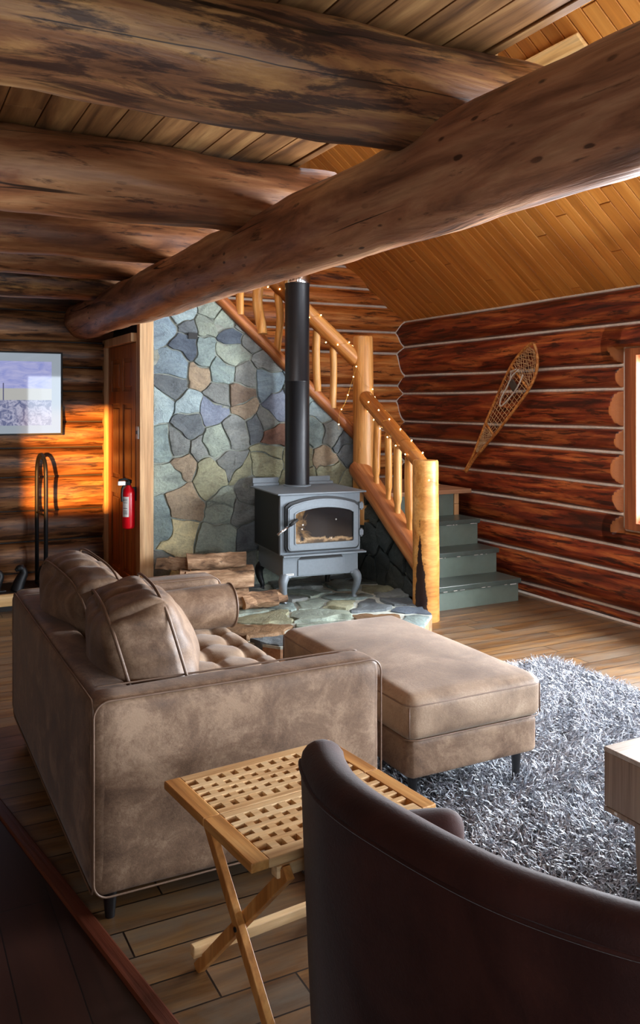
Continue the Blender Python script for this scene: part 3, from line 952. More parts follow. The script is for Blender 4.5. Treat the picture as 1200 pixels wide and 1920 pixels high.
mb = MB()
stones(mb, hs, HP[::-1] if False else HP, lambda x, y, h: (x, y, 0.088 + h), 0.03, gap=0.022, rough=0.016)
mb.build('stones', M_STONE, he, smooth=True, angle=40)
mb = MB().prism(HP[::-1], 0.088, 0.104)
M_LMORTAR = plain('pale_hearth_mortar', 'c4cbc2', 0.45, mottling=0.3)
mb.build('mortar', M_LMORTAR, he)

# ------------------------------------------------------------------ closet under the stairs: door, dark head panel, pale trim post
mb = MB()
mb.box((1.70, 6.10, 2.0), (1.76, 7.0, 2.56))
mb.box((1.70, 6.10, 0.0), (1.76, 6.13, 2.56))
tag(mb.build('wall_closet', M_CLOSET), 'dark panel above the narrow panelled door', 'wall', kind='structure')
mb = MB().box((1.655, 6.02, 0.0), (1.757, 6.098, 2.5), bev=0.004)
tag(mb.build('trim_4', M_PINE), 'upright pale pine board at the left edge of the stone wall', 'trim', kind='structure')
mb = MB()
mb.box((1.62, 6.96, 0), (1.70, 7.02, 2.0), bev=.004)
mb.box((1.62, 6.13, 1.955), (1.70, 7.02, 2.02), bev=.004)
mb.box((1.66, 6.10, 0), (1.72, 6.14, 2.0))
dr = tag(mb.build('door_1', M_PINE), 'narrow orange brown panelled wooden door', 'door', kind='structure')
mb = MB()
xD = 1.655
mb.box((xD + .012, 6.14, 0.01), (xD + .04, 6.96, 1.95))
ys = [6.14, 6.24, 6.50, 6.60, 6.86, 6.96]
for a, b in ((ys[0], ys[1]), (ys[2], ys[3]), (ys[4], ys[5])):
    mb.box((xD, a, 0.01), (xD + .03, b, 1.95), bev=.003)
for a, b in ((0.01, 0.22), (0.80, 0.92), (1.50, 1.60), (1.85, 1.95)):
    mb.box((xD + .0005, 6.14, a), (xD + .03, 6.96, b), bev=.003)
mb.build('door_leaf', M_DOOR, dr)
for a, b in ((ys[1], ys[2]), (ys[3], ys[4])):
    for c, d in ((0.22, 0.80), (0.92, 1.50), (1.60, 1.85)):
        MB().box((xD + .004, a + .03, c + .03), (xD + .02, b - .03, d - .03), bev=.008).build('raised_panel', M_DOOR, dr)
mb = MB().lathe([(0.008, 0), (0.01, 0.03), (0.026, 0.04), (0.028, 0.055), (0.015, 0.066)], Matrix.Translation((xD, 6.20, 0.86)) @ Matrix.Rotation(-PI / 2, 4, 'Y'))
mb.build('door_knob', M_BRASS, dr, smooth=True, angle=40)

# light switch on the trim post side
sw = MB().box((1.645, 6.035, 1.25), (1.6548, 6.09, 1.34), bev=.003)
sw = tag(sw.build('light_switch', M_WHITE), 'small white light switch beside the door', 'light switch')
MB().box((1.638, 6.055, 1.285), (1.645, 6.07, 1.31)).build('toggle', M_GREY, sw)

# ------------------------------------------------------------------ fire extinguisher
fx = tag(empty('fire_extinguisher', (1.60, 6.12, 0.60)), 'red fire extinguisher with white label hung beside the narrow door', 'fire extinguisher')
MB().lathe([(0.030, 0), (0.043, 0.008), (0.046, 0.03), (0.046, 0.255), (0.040, 0.285), (0.022, 0.305), (0.018, 0.315)], seg=28).build('cylinder', M_RED, fx, smooth=True, angle=50, world=False)
lm = MB()
pr = []
for k in range(9):
    a = R(195 + k * 8)
    pr.append((0.0468 * math.cos(a), 0.0468 * math.sin(a)))
lm.add([(x, y, z) for z in (0.09, 0.235) for x, y in pr], [(i, i + 1, 10 + i, 9 + i) for i in range(8)])
lb = lm.build('label_sheet', M_WHITE, fx, world=False, smooth=True)
for z in (0.11, 0.12, 0.13, 0.15, 0.19, 0.205, 0.215):
    pr2 = [(0.0474 * math.cos(R(205 + k * 8)), 0.0474 * math.sin(R(205 + k * 8))) for k in range(6)]
    MB().add([(x, y, zz) for zz in (z, z + .004) for x, y in pr2], [(i, i + 1, 7 + i, 6 + i) for i in range(5)]).build('print_line', M_GREY, lb, world=False)
MB().lathe([(0.016, 0.312), (0.016, 0.345), (0.010, 0.35)], seg=16).build('valve', M_IRON, fx, world=False, smooth=True, angle=40)
hm = MB()
hm.tube([(0.02, 0, 0.345), (-0.03, -0.01, 0.362), (-0.075, -0.02, 0.355)], [.009, .008, .007], 8)
hm.build('handle', M_BLACK, fx, world=False, smooth=True)
MB().tube([(0.02, 0, 0.335), (-0.02, -0.01, 0.338), (-0.06, -0.02, 0.322)], [.008, .007, .006], 8).build('squeeze_lever', M_BLACK, fx, world=False, smooth=True)
MB().box((-0.085, -0.035, 0.318), (-0.03, -0.018, 0.348), bev=.004).build('safety_tag', M_WHITE, fx, world=False)
MB().tube(smooth_path([(-0.01, -.01, 0.33), (-0.045, -.012, 0.30), (-0.052, -.015, 0.24), (-0.05, -.015, 0.2)], 6), .009, 8).build('hose', M_BLACK, fx, world=False, smooth=True)
MB().box((0.03, -.012, 0.2), (0.055, .012, 0.30)).build('wall_bracket', M_IRON, fx, world=False)

# ------------------------------------------------------------------ staircase
st = tag(empty('staircase', (3.93, 5.1, 0)), 'grey green painted wooden stairs rising to a landing by the log wall', 'stairs')
SV = [5.08, 5.34, 5.58, 5.84]
SZ = [0.175, 0.365, 0.57, 0.785]
prev = 0.0
for i in range(4):
    ur = 4.35 if i < 3 else 4.44
    ud = SV[i + 1] + .05 if i < 3 else WB - .07
    if i == 3: ur = 4.30
    mb = MB().box((3.50, SV[i] + .022, prev), (ur - .012, SV[i] + .05, SZ[i] - .034))
    mb.build('riser', M_GREEN, st)
    mb = MB().box((3.49, SV[i], SZ[i] - .036), (4.35 if i < 3 else 4.46, ud, SZ[i]), bev=.004)
    if i == 3:
        mb.v = [tuple(p) for p in mb.v]
    mb.build('tread', M_GREENT if i < 3 else M_RAW, st)
    prev = SZ[i]
MB().box((4.30, 5.865, 0.57), (4.345, 5.90, 0.66)).build('raw_end_block', M_PINE, st)
MB().box((4.30, 5.865, 0.663), (4.345, 5.90, 0.748)).build('raw_end_block', M_PINE, st)
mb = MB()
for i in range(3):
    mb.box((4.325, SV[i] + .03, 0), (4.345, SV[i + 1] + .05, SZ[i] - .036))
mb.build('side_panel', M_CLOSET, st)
for i in range(7):
    u = 3.42 - i * 0.235
    z = 0.785 + (i + 1) * 0.2
    MB().box((u, 6.12, z - .2), (u + .02, 6.98, z - .03)).build('riser', M_GREEN, st)
    MB().box((u - .25, 6.12, z - .035), (u + .03, 6.98, z)).build('tread', M_GREENT, st)

# chipped paint lines along the nosings
mb = MB()
random.seed(3)
for i in range(3):
    for k in range(7):
        u = random.uniform(3.62, 4.3)
        w = random.uniform(.008, .04)
        MB().box((u, SV[i] - .0008, SZ[i] - .038), (u + w, SV[i] + .01, SZ[i] - .038 + random.uniform(.001, .004))).build('paint_chip', M_WHITE, st)
MB().box((4.26, SV[0] + .0205, SZ[0] - .048), (4.32, SV[0] + .03, SZ[0] - .037)).build('paint_chip', M_WHITE, st)

# ------------------------------------------------------------------ railing
rl = tag(empty('stair_railing', (3.38, 4.94, 0)), 'peeled log stair railing with two stout posts and uneven balusters', 'railing')


def post_mat():
    m = NT('newel_post_wood', 0.4, 0, 0.45)
    v1 = m.coords((11, 11, 0.8))
    n1 = m.noise(v1, 1, 6, 0.65, 0.6)
    n2 = m.noise(m.coords((60, 60, 3)), 1, 3)
    col = m.ramp(n1, [(0.3, 'a8662a'), (0.5, 'd09048'), (0.7, 'e6b068')])
    col = m.mix(0.5, col, m.ramp(n2, [(0.35, (0.6, 0.55, 0.5, 1)), (0.6, (1, 1, 1, 1))]), 'MULTIPLY')
    n4 = m.noise(m.coords((26, 26, 7)), 1, 4, 0.6)
    col = m.mix(m.ramp(n4, [(0.68, (0, 0, 0, 1)), (0.73, (1, 1, 1, 1))]), col, lin('5a2808'))
    # a strip of dark bark left on the side of the trunk, lower half
    tc = m.n('ShaderNodeTexCoord').outputs['Object']
    sp = m.n('ShaderNodeSeparateXYZ', {0: tc})
    ang = m.math('ARCTAN2', sp.outputs[1], sp.outputs[2])
    wv = m.noise(m.n('ShaderNodeMapping', {'Vector': tc, 'Scale': (9, 9, 9)}).outputs[0], 1, 5, 0.7)
    band = m.math('ABSOLUTE', m.math('SUBTRACT', ang, BARK_A))
    wid = m.math('MULTIPLY', m.math('SUBTRACT', 0.80, sp.outputs[0]), 0.9)
    k = m.math('SUBTRACT', m.math('ADD', m.math('MULTIPLY', wv, 0.7), wid), m.math('ADD', m.math('MULTIPLY', band, 1.0), 0.42))
    k = m.ramp(k, [(0.0, (0, 0, 0, 1)), (0.06, (1, 1, 1, 1))])
    col = m.mix(k, col, lin('26100a'))
    m.bump(n1, 0.3, 0.01)
    return m.done(col)


BARK_A = -0.5
o = log_obj('newel_post', (3.38, 4.94, 0.0), (3.38, 4.94, 1.10), 0.094, 0.09, post_mat(), wob=0.05, parent=rl, seed=2.2, seg=32)
o = log_obj('newel_post', (3.47, 5.96, 0.55), (3.47, 5.96, 2.035), 0.088, 0.081, M_POST_ if False else wood('upper_newel_wood', '9a5c26', 'c98a48', 'e4b070', 'X', streak=0.8, stain=0.08, stain_col='5a2408', rough=0.4, knots=0.8, cross=11), wob=0.05, parent=rl, seed=8.2, seg=32)
log_obj('handrail', (3.40, 5.00, 1.055), (3.46, 5.90, 1.545), 0.054, 0.058, M_RAIL, wob=0.06, parent=rl, seed=4.4, seg=20)
log_obj('handrail', (3.43, 5.99, 1.85), (1.80, 6.02, 3.20), 0.062, 0.062, M_RAIL, wob=0.06, parent=rl, seed=6.4, seg=20)
log_obj('stringer', (3.425, 4.99, 0.335), (3.445, 5.98, 0.985), 0.088, 0.088, M_STRINGER, wob=0.08, parent=rl, seed=7.4, seg=20)
log_obj('stringer', (3.50, 6.06, 1.215), (1.78, 6.06, 2.745), 0.046, 0.046, M_STRINGER, wob=0.05, parent=rl, seed=9.4, seg=20)
M_BAL = wood('peeled_baluster', 'b07030', 'd8984e', 'eab878', 'X', streak=1.4, stain=0.05, stain_col='8a4814', rough=0.4, knots=0.5, cross=14)


def baluster(x, y, z0, z1, r, bend, shape, seed):
    n = 16
    pts, rad = [], []
    L = z1 - z0
    for i in range(n + 1):
        t = i / n
        pts.append((L * t, bend * math.sin(t * PI * 1.7 + seed), bend * 0.6 * math.sin(t * 5 + seed * 2)))
        k = 1.0
        if shape == 'tenon': k = 0.72 if t < 0.2 else 1.0
        if t > 0.93: k *= 1 - (t - 0.93) * 5
        if shape == 'knob': k = 1.0 + 0.55 * math.exp(-((t - 0.78) / 0.09) ** 2)
        rad.append(r * k)
    m = MB().tube(pts, rad, 14, wob=0.12, seed=seed)
    o = m.build('baluster', M_BAL, rl, smooth=True, world=False, angle=50)
    o.matrix_local = Matrix.Translation(Vector((x, y, z0)) - rl.location) @ Vector((0, 0, 1)).to_track_quat('X', 'Z').to_matrix().to_4x4()


for k, (v, r) in enumerate(((5.685, .030), (5.515, .027), (5.385, .032), (5.232, .030))):
    zb = 0.335 + (v - 4.99) * 0.657 + .05
    zt_ = 1.055 + (v - 5.0) * 0.544 - .035
    baluster(3.43, v, zb, zt_, r, 0.004, 'tenon', k * 1.7)
for k, (u, r, bd, sh) in enumerate(((2.43, .030, .006, 'knob'), (2.592, .040, .022, 'x'), (2.749, .030, .016, 'x'), (2.909, .028, .01, 'x'), (3.082, .031, .006, 'x'), (3.231, .029, .005, 'x'), (2.25, .03, .01, 'x'), (2.08, .03, .01, 'x'))):
    zb = 1.20 + (3.50 - u) * 0.889 + .03
    zt_ = 1.85 + (3.43 - u) * 0.828 - .03
    baluster(u, 6.03, zb, zt_, r, bd, sh, 3.3 + k * 2.1)

# string of fairy lights wound round the rail
fl = tag(empty('string_lights', (3.43, 5.4, 1.3)), 'string of tiny warm fairy lights wound around the stair rail', 'string lights')
em = NT('warm_bulb', 0.4)
em.b.inputs['Emission Color'].default_value = (1.0, 0.72, 0.32, 1)
em.b.inputs['Emission Strength'].default_value = 11
M_BULB = em.done((1, 0.8, 0.5, 1))
wire = []
A, B = Vector((3.40, 5.00, 1.055)), Vector((3.46, 5.90, 1.545))
ax_ = (B - A).normalized()
s1 = ax_.cross(Vector((0, 0, 1))).normalized()
s2 = s1.cross(ax_)
wire += [Vector((3.475, 4.90, .93)), Vector((3.42, 4.838, .95)), Vector((3.34, 4.845, .98)), Vector((3.33, 4.97, 1.06))]
for i in range(61):
    t = i / 60
    a = t * 2 * PI * 7 + 2.0
    wire.append(A.lerp(B, t) + s1 * math.cos(a) * .064 + s2 * math.sin(a) * .064)
A2, B2 = Vector((3.40, 5.99, 1.88)), Vector((2.4, 6.01, 2.70))
ax2 = (B2 - A2).normalized()
t1 = ax2.cross(Vector((0, 0, 1))).normalized()
t2 = t1.cross(ax2)
wire += [Vector((3.50, 5.865, 1.62)), Vector((3.42, 5.865, 1.66)), Vector((3.37, 5.90, 1.80))]
for i in range(41):
    t = i / 40
    a = t * 2 * PI * 4
    wire.append(A2.lerp(B2, t) + t1 * math.cos(a) * .07 + t2 * math.sin(a) * .07)
MB().tube(wire, 0.0011, 5).build('wire', M_BRASS, fl)
bulbs = []
acc = 0.0
for a, b in zip(wire[:-1], wire[1:]):
    acc += (b - a).length
    if acc > 0.105:
        bulbs.append(b); acc = 0.0
hang = smooth_path([(3.37, 5.90, 1.79), (3.34, 5.93, 1.66), (3.30, 5.95, 1.52), (3.25, 5.96, 1.42), (3.24, 5.95, 1.30)], 5)
MB().tube(hang, 0.0011, 5).build('wire', M_BRASS, fl)
bulbs += hang[3::5]
bp = None
for p in bulbs:
    if bp is None:
        m = MB().lathe([(0.001, -0.005), (0.004, -0.003), (0.005, 0.0), (0.004, 0.003), (0.001, 0.005)], seg=8)
        bp = m.build('bulb', M_BULB, fl, world=False, smooth=True)
        bp.location = p - fl.location
    else:
        c = bp.copy(); COL.objects.link(c); c.parent = fl; c.location = p - fl.location

# ------------------------------------------------------------------ wood stove
sv = tag(empty('wood_stove', (2.79, 5.62, 0.12), R(-5.5)), 'charcoal grey wood burning stove on four curved legs', 'wood stove')


def P(mb, name, mat, parent=sv, smooth=False, angle=None):
    return mb.build(name, mat, parent, smooth=smooth, world=False, angle=angle)


P(MB().box((-.305, -.28, .325), (.305, .30, .752), bev=.006), 'firebox', M_STOVE)
P(MB().box((-.308, -.255, .34), (-.3055, .29, .745)), 'side_shade_sheet', M_STOVED)  # dark sheet over the firebox side, painting in its shade
P(MB().box((-.335, -.325, .752), (.335, .325, .764), bev=.004), 'top_plate', M_STOVE)
pd = P(MB().box((-.285, -.285, .175), (.285, .27, .325), bev=.004), 'pedestal', M_STOVE)
P(MB().box((-.175, -.292, .185), (.175, -.283, .295), bev=.002), 'ash_drawer', M_STOVE)
mb = MB().prism([(-.175, .297), (.165, .297), (.155, .315), (-.15, .315)], .2855, .2875, Matrix(((1, 0, 0, 0), (0, 0, -1, 0), (0, 1, 0, 0), (0, 0, 0, 1))))
P(mb, 'drawer_slot', M_BLACK)
P(MB().box((-.30, -.345, .326), (.325, -.27, .338), bev=.003), 'ash_lip', M_STOVE)
nm = P(MB().box((-.262, -.2875, .19), (-.205, -.285, .203)), 'name_plate', M_WHITE)
for k in range(7):
    P(MB().box((-.256 + k * .0065, -.2882, .193), (-.252 + k * .0065, -.2874, .200)), 'plate_mark', M_GREY, nm)


def arch(x0, x1, z0, zside, ztop, r=0.02, n=18):
    pts = []
    for k in range(5):
        a = PI + (PI / 2) * k / 4
        pts.append((x0 + r + r * math.cos(a), z0 + r + r * math.sin(a)))
    for k in range(5):
        a = 1.5 * PI + (PI / 2) * k / 4
        pts.append((x1 - r + r * math.cos(a), z0 + r + r * math.sin(a)))
    for k in range(n + 1):
        t = k / n
        x = x1 + (x0 - x1) * t
        e = min(t, 1 - t)
        zz = zside + (ztop - zside) * (1 - (2 * t - 1) ** 2)
        if e < 0.04: zz -= r * 0.5 * (1 - e / 0.04)
        pts.append((x, zz))
    return pts


XZ = Matrix(((1, 0, 0, 0), (0, 0, -1, 0), (0, 1, 0, 0), (0, 0, 0, 1)))


def ring(mb, outer, inner, y0, y1, lip=0.0):
    """frame between two outlines in the xz plane, from y=-y0 to y=-y1"""
    n = len(outer)
    vs = [(x, -y0, z) for x, z in outer] + [(x, -y1, z) for x, z in outer] + [(x, -y1 + lip, z) for x, z in inner] + [(x, -y0, z) for x, z in inner]
    fs = []
    for i in range(n):
        j = (i + 1) % n
        fs += [(i, j, n + j, n + i), (n + i, n + j, 2 * n + j, 2 * n + i), (2 * n + i, 2 * n + j, 3 * n + j, 3 * n + i)]
    mb.add(vs, fs)


o1 = arch(-.272, .285, .352, .685, .735, .03)
o2 = arch(-.258, .272, .366, .670, .719, .026)
i0 = arch(-.212, .240, .405, .632, .668, .016)
i1 = arch(-.205, .233, .412, .624, .660, .014)
mb = MB()
ring(mb, o1, o2, .28, .303)
dm = P(mb, 'door_gasket', M_STOVED)
mb = MB()
ring(mb, o2, arch(-.25, .264, .374, .663, .711, .024), .28, .318)
ring(mb, arch(-.25, .264, .374, .663, .711, .024), i0, .28, .322)
mb.add([(x, -.30, z) for x, z in o1], [tuple(range(len(o1)))])
dm = P(mb, 'stove_door', M_STOVE)
mb = MB()
ring(mb, i0, i1, .30, .327)
P(mb, 'glass_bead', M_STOVE, dm)


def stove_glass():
    m = NT('ash_reflection_glass', 0.08, 0, 0.6)  # warm left, tan foot and pale spots paint in reflections and ash
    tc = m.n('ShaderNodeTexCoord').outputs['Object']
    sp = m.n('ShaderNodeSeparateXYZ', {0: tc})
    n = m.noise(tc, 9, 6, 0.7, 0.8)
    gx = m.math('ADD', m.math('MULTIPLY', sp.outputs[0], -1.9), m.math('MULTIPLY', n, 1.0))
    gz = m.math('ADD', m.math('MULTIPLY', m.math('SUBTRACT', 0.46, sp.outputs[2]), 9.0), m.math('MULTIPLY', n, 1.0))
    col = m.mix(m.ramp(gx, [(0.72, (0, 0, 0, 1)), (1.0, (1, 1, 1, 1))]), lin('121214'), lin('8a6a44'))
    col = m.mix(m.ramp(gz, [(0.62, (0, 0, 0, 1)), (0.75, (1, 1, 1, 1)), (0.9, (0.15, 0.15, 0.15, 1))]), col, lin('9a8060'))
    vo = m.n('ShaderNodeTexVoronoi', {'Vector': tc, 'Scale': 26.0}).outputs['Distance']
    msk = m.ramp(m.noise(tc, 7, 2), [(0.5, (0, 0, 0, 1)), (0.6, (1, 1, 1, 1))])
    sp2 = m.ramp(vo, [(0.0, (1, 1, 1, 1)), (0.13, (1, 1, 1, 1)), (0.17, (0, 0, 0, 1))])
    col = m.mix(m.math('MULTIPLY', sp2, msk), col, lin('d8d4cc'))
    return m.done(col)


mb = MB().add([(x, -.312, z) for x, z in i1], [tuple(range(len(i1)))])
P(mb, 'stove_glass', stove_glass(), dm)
# handle
mb = MB().tube([(-.20, -.345, .585), (-.262, -.372, .553)], [.011, .012], 12)
hd = P(mb, 'handle', M_BLACK, smooth=True)
P(MB().tube([(-.262, -.372, .553), (-.365, -.41, .497)], [.009, .0095], 12), 'handle_grip', M_CHROME, hd, smooth=True)
P(MB().tube([(-.20, -.345, .585), (-.22, -.30, .575)], .007, 8), 'handle_stem', M_BLACK, hd)
for z in (.655, .465):
    mb = MB().lathe([(0.010, -.028), (0.011, .028)], Matrix.Translation((.302, -.30, z)), 12)
    mb.box((.285, -.31, z - .02), (.318, -.285, z + .02), bev=.004)
    P(mb, 'hinge', M_STOVE, smooth=False)
for sx, a, b in ((-1, -.325, -.12), (1, .10, .325)):
    mb = MB().box((a, .27, .764), (b, .31, .785), bev=.003).box((a, .285, .785), (b - (.02 if sx > 0 else 0), .305, .825), bev=.003)
    P(mb, 'rear_shield', M_STOVE)
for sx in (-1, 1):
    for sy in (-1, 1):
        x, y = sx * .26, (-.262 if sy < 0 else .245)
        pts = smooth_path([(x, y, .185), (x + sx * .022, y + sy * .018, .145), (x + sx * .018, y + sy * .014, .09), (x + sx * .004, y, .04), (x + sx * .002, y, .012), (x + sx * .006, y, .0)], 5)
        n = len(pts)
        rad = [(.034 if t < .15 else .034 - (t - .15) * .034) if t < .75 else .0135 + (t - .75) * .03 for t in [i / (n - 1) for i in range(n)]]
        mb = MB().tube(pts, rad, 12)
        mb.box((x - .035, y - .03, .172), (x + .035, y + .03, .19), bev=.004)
        P(mb, 'leg', M_STOVE if sy < 0 else M_STOVED, smooth=True, angle=50)  # rear legs coloured dark for the shade they stand in
pipe = MB().lathe([(.093, .764), (.093, .9), (.0925, .902), (.0925, 1.55), (.094, 1.552), (.094, 1.556), (.0925, 1.558), (.0925, 2.27), (.094, 2.275), (.094, 2.31)], Matrix.Translation((0, .20, 0)), 40)
P(pipe, 'stove_pipe', M_PIPE, smooth=True, angle=40)
P(MB().lathe([(.099, 2.29), (.101, 2.295), (.101, 2.36), (.099, 2.365), (.095, 2.37), (.095, 4.4)], Matrix.Translation((0, .20, 0)), 40), 'chrome_chimney', M_CHROME, smooth=True, angle=40)
P(MB().lathe([(.105, .764), (.105, .772), (.094, .776)], Matrix.Translation((0, .20, 0)), 40), 'flue_collar', M_STOVE, smooth=True, angle=40)

# ------------------------------------------------------------------ firewood on the hearth
FW = [((1.80, 5.62, .185), (2.28, 5.50, .185), .062, 'long firewood log at the bottom of the pile against the stone wall'),
      ((1.98, 5.40, .175), (2.42, 5.34, .175), .055, 'firewood log lying lowest at the front of the pile'),
      ((1.86, 5.74, .30), (2.36, 5.62, .285), .060, 'firewood log in the middle of the pile beside the stove'),
      ((1.84, 5.56, .31), (2.30, 5.46, .30), .056, 'bright split firewood log in the second layer'),
      ((1.90, 5.70, .405), (2.30, 5.60, .40), .052, 'topmost rough barked firewood log'),
      ((1.72, 5.84, .385), (1.92, 5.70, .39), .045, 'short pale firewood piece at the end nearest the narrow door'),
      ((2.16, 5.32, .17), (2.50, 5.40, .165), .042, 'thin knotty firewood piece nearest the stove leg')]
for k, (a, b, r, lab) in enumerate(FW):
    a, b = Vector(a), Vector(b)
    L = (b - a).length
    n = 18
    pts = [(L * i / n, .006 * noise.noise(Vector((i * .5, k, 0))), .006 * noise.noise(Vector((i * .5, k, 7)))) for i in range(n + 1)]
    m = MB().tube(pts, r, 18, wob=0.5, seed=k * 3.7, caps=False)
    # split face
    if k in (3, 5): m.v = [(x, max(y, -r * .6), z) for x, y, z in m.v]
    o = m.build('firewood_log', M_BARK, smooth=True, angle=45, world=False)
    o.matrix_local = Matrix.Translation(a) @ (b - a).normalized().to_track_quat('X', 'Z').to_matrix().to_4x4()
    tag(o, lab, 'firewood', 'firewood stacked on the hearth')
    for q0, fl_ in ((0, 1), (n, 0)):
        ringv = m.v[q0 * 18:(q0 + 1) * 18]
        MB().add(ringv, [tuple(range(18)) if fl_ else tuple(range(18))[::-1]]).build('cut_end', M_CUTWOOD, o, world=False)

# ------------------------------------------------------------------ sofa
so = tag(empty('sofa', (1.02, 3.27, 0)), 'distressed taupe leather two seat sofa with tufted seat', 'sofa')
U0, U1, V0, V1, ZT = 0.535, 1.49, 2.44, 4.09, 0.652


def box_uv(mb, a, b, r, sub=12, **kw):
    c = [(a[i] + b[i]) / 2 for i in range(3)]
    d = [abs(b[i] - a[i]) for i in range(3)]
    return mb.rbox(c, d, r, sub, **kw)


box_uv(MB(), (U0, V0, .09), (U0 + .145, V1, ZT), .034, 14, puff=(.008, 0, .004), wr=.003, wsc=(5, 3, 4)).build('back_frame', M_SOFA, so, smooth=True)
for (a, b) in ((V0, V0 + .135), (V1 - .135, V1)):
    box_uv(MB(), (U0 + .003, a, .09), (U1, b, ZT + .002), .034, 14, puff=(0, .007, .004), wr=.003, wsc=(3, 5, 4)).build('arm', M_SOFA, so, smooth=True)
box_uv(MB(), (U0 + .06, V0 + .06, .10), (U1 - .035, V1 - .06, .27), .03, 8).build('seat_base', M_SOFA, so, smooth=True)
BT = [(gx, gy) for gx in (0.83, 1.02, 1.21, 1.38) for gy in np.arange(V0 + .26, V1 - .15, 0.205)]


def tuft(p, s):
    if s.z > 0.9:
        X, Y = p.x + 1.08, p.y + (V0 + V1) / 2
        d = 0.0
        for gx, gy in BT:
            q_ = (X - gx) ** 2 + (Y - gy) ** 2
            d += 0.030 * math.exp(-q_ / 0.0016) + 0.010 * math.exp(-q_ / 0.006)
        for gx in (0.83, 1.02, 1.21, 1.38): d += 0.011 * math.exp(-((X - gx) / .014) ** 2)
        for gy in np.arange(V0 + .26, V1 - .15, 0.205): d += 0.011 * math.exp(-((Y - gy) / .014) ** 2)
        return Vector((p.x, p.y, p.z - d))
    return p


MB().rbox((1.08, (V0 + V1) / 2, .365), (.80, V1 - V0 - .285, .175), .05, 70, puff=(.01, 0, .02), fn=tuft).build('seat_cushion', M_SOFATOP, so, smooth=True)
for gx, gy in BT:
    MB().lathe([(.001, .008), (.010, .006), (.012, 0)][::-1], Matrix.Translation((gx, gy, .420)), 10).build('tuft_button', M_SOFA, so, smooth=True)


def cushion(cx, cy, cz, w, h, t, tilt, yaw, seed, roll=0.0):
    Mx = Matrix.Translation((cx, cy, cz)) @ Matrix.Rotation(yaw, 4, 'Z') @ Matrix.Rotation(roll, 4, 'X') @ Matrix.Rotation(tilt, 4, 'Y')

    def fn(p, s):
        # pinch corners and sag, pulled folds near the seams
        e = abs(s.y) ** 3 * abs(s.z) ** 3
        p = Vector((p.x, p.y * (1 - .05 * e), p.z * (1 - .07 * e)))
        if s.z > 0.3: p.z -= 0.022 * (1 - s.y ** 2) * s.z * math.sin(seed)
        fold = 0.0075 * max(0, (abs(s.z) - .35)) * math.sin(s.y * 15 + seed + s.x * 2 + 2.5 * noise.noise(Vector((s.y * 2, s.z * 2, seed))))
        fold += 0.006 * max(0, (abs(s.y) - .45)) * math.sin(s.z * 13 + seed * 2 + s.x * 2)
        d = p.normalized()
        return p + d * fold
    m = MB().rbox((0, 0, 0), (t, w, h), .055, 44, puff=(.075, .02, .03), wr=.012, wsc=(7, 5, 7), seed=seed, M=Mx, fn=fn)
    o = m.build('back_cushion', M_SOFA, so, smooth=True)
    pc = MB()
    for sx in (-1, 1):
        pts = []
        N = 72
        for i in range(N):
            a = 2 * PI * i / N
            c, s_ = math.cos(a), math.sin(a)
            k = (abs(c) ** 5 + abs(s_) ** 5) ** (-1 / 5)
            y, z = c * k, s_ * k
            p = Vector((sx * t * .40, y * (w / 2 + .006), z * (h / 2 + .007)))
            e = abs(y) ** 3 * abs(z) ** 3
            p = Vector((p.x, p.y * (1 - .075 * e), p.z * (1 - .10 * e)))
            if z > .3: p.z -= 0.022 * (1 - min(1, abs(y)) ** 2) * z * math.sin(seed)
            p.z += math.copysign(.022 * (1 - min(1, abs(y)) ** 2), z) if abs(z) > .9 else 0
            p.y += math.copysign(.014 * (1 - min(1, abs(z)) ** 2), y) if abs(y) > .9 else 0
            pts.append(Mx @ p)
        pc.tube(pts, .0052, 6, closed=True)
    pc.build('piping', M_PIPING, o, smooth=True)
    return o


cushion(0.775, 3.60, 0.64, .63, .41, .20, R(-14), R(4), 1.2, R(3))
cushion(0.80, 2.90, 0.655, .60, .43, .215, R(-16), R(-7), 2.3, R(-3))
# bolster against the far arm
mb = MB()
n = 30
pts, rad = [], []
for i in range(n + 1):
    t = i / n
    pts.append((.70 + .80 * t, 3.845, .535 + .0 * t))
    rad.append(.100 + .004 * math.sin(t * 9))
pts = [(.695, 3.845, .535)] + pts + [(1.505, 3.845, .535), (1.508, 3.845, .535)]
rad = [.06] + rad + [.092, .03]
bo = mb.tube(pts, rad, 32).build('bolster', M_SOFA, so, smooth=True)
mb = MB()
mb.tube([(1.498, 3.845 + .102 * math.cos(a), .535 + .102 * math.sin(a)) for a in np.linspace(0, 2 * PI, 40, endpoint=False)], .005, 6, closed=True)
mb.build('piping', M_PIPING, bo, smooth=True)
# piping of the shell
mb = MB()


def rrect(a0, a1, b0, b1, r, n=6):
    pts = []
    for cx, cy, s in ((a1 - r, b1 - r, 0), (a0 + r, b1 - r, 1), (a0 + r, b0 + r, 2), (a1 - r, b0 + r, 3)):
        for k in range(n + 1):
            a = s * PI / 2 + PI / 2 * k / n
            pts.append((cx + r * math.cos(a), cy + r * math.sin(a)))
    return pts


def dense(pts, st=.05):
    out = []
    for a, b in zip(pts, pts[1:] + pts[:1]):
        a, b = Vector(a), Vector(b)
        m = max(1, int((b - a).length / st))
        for k in range(m): out.append(a.lerp(b, k / m))
    return out


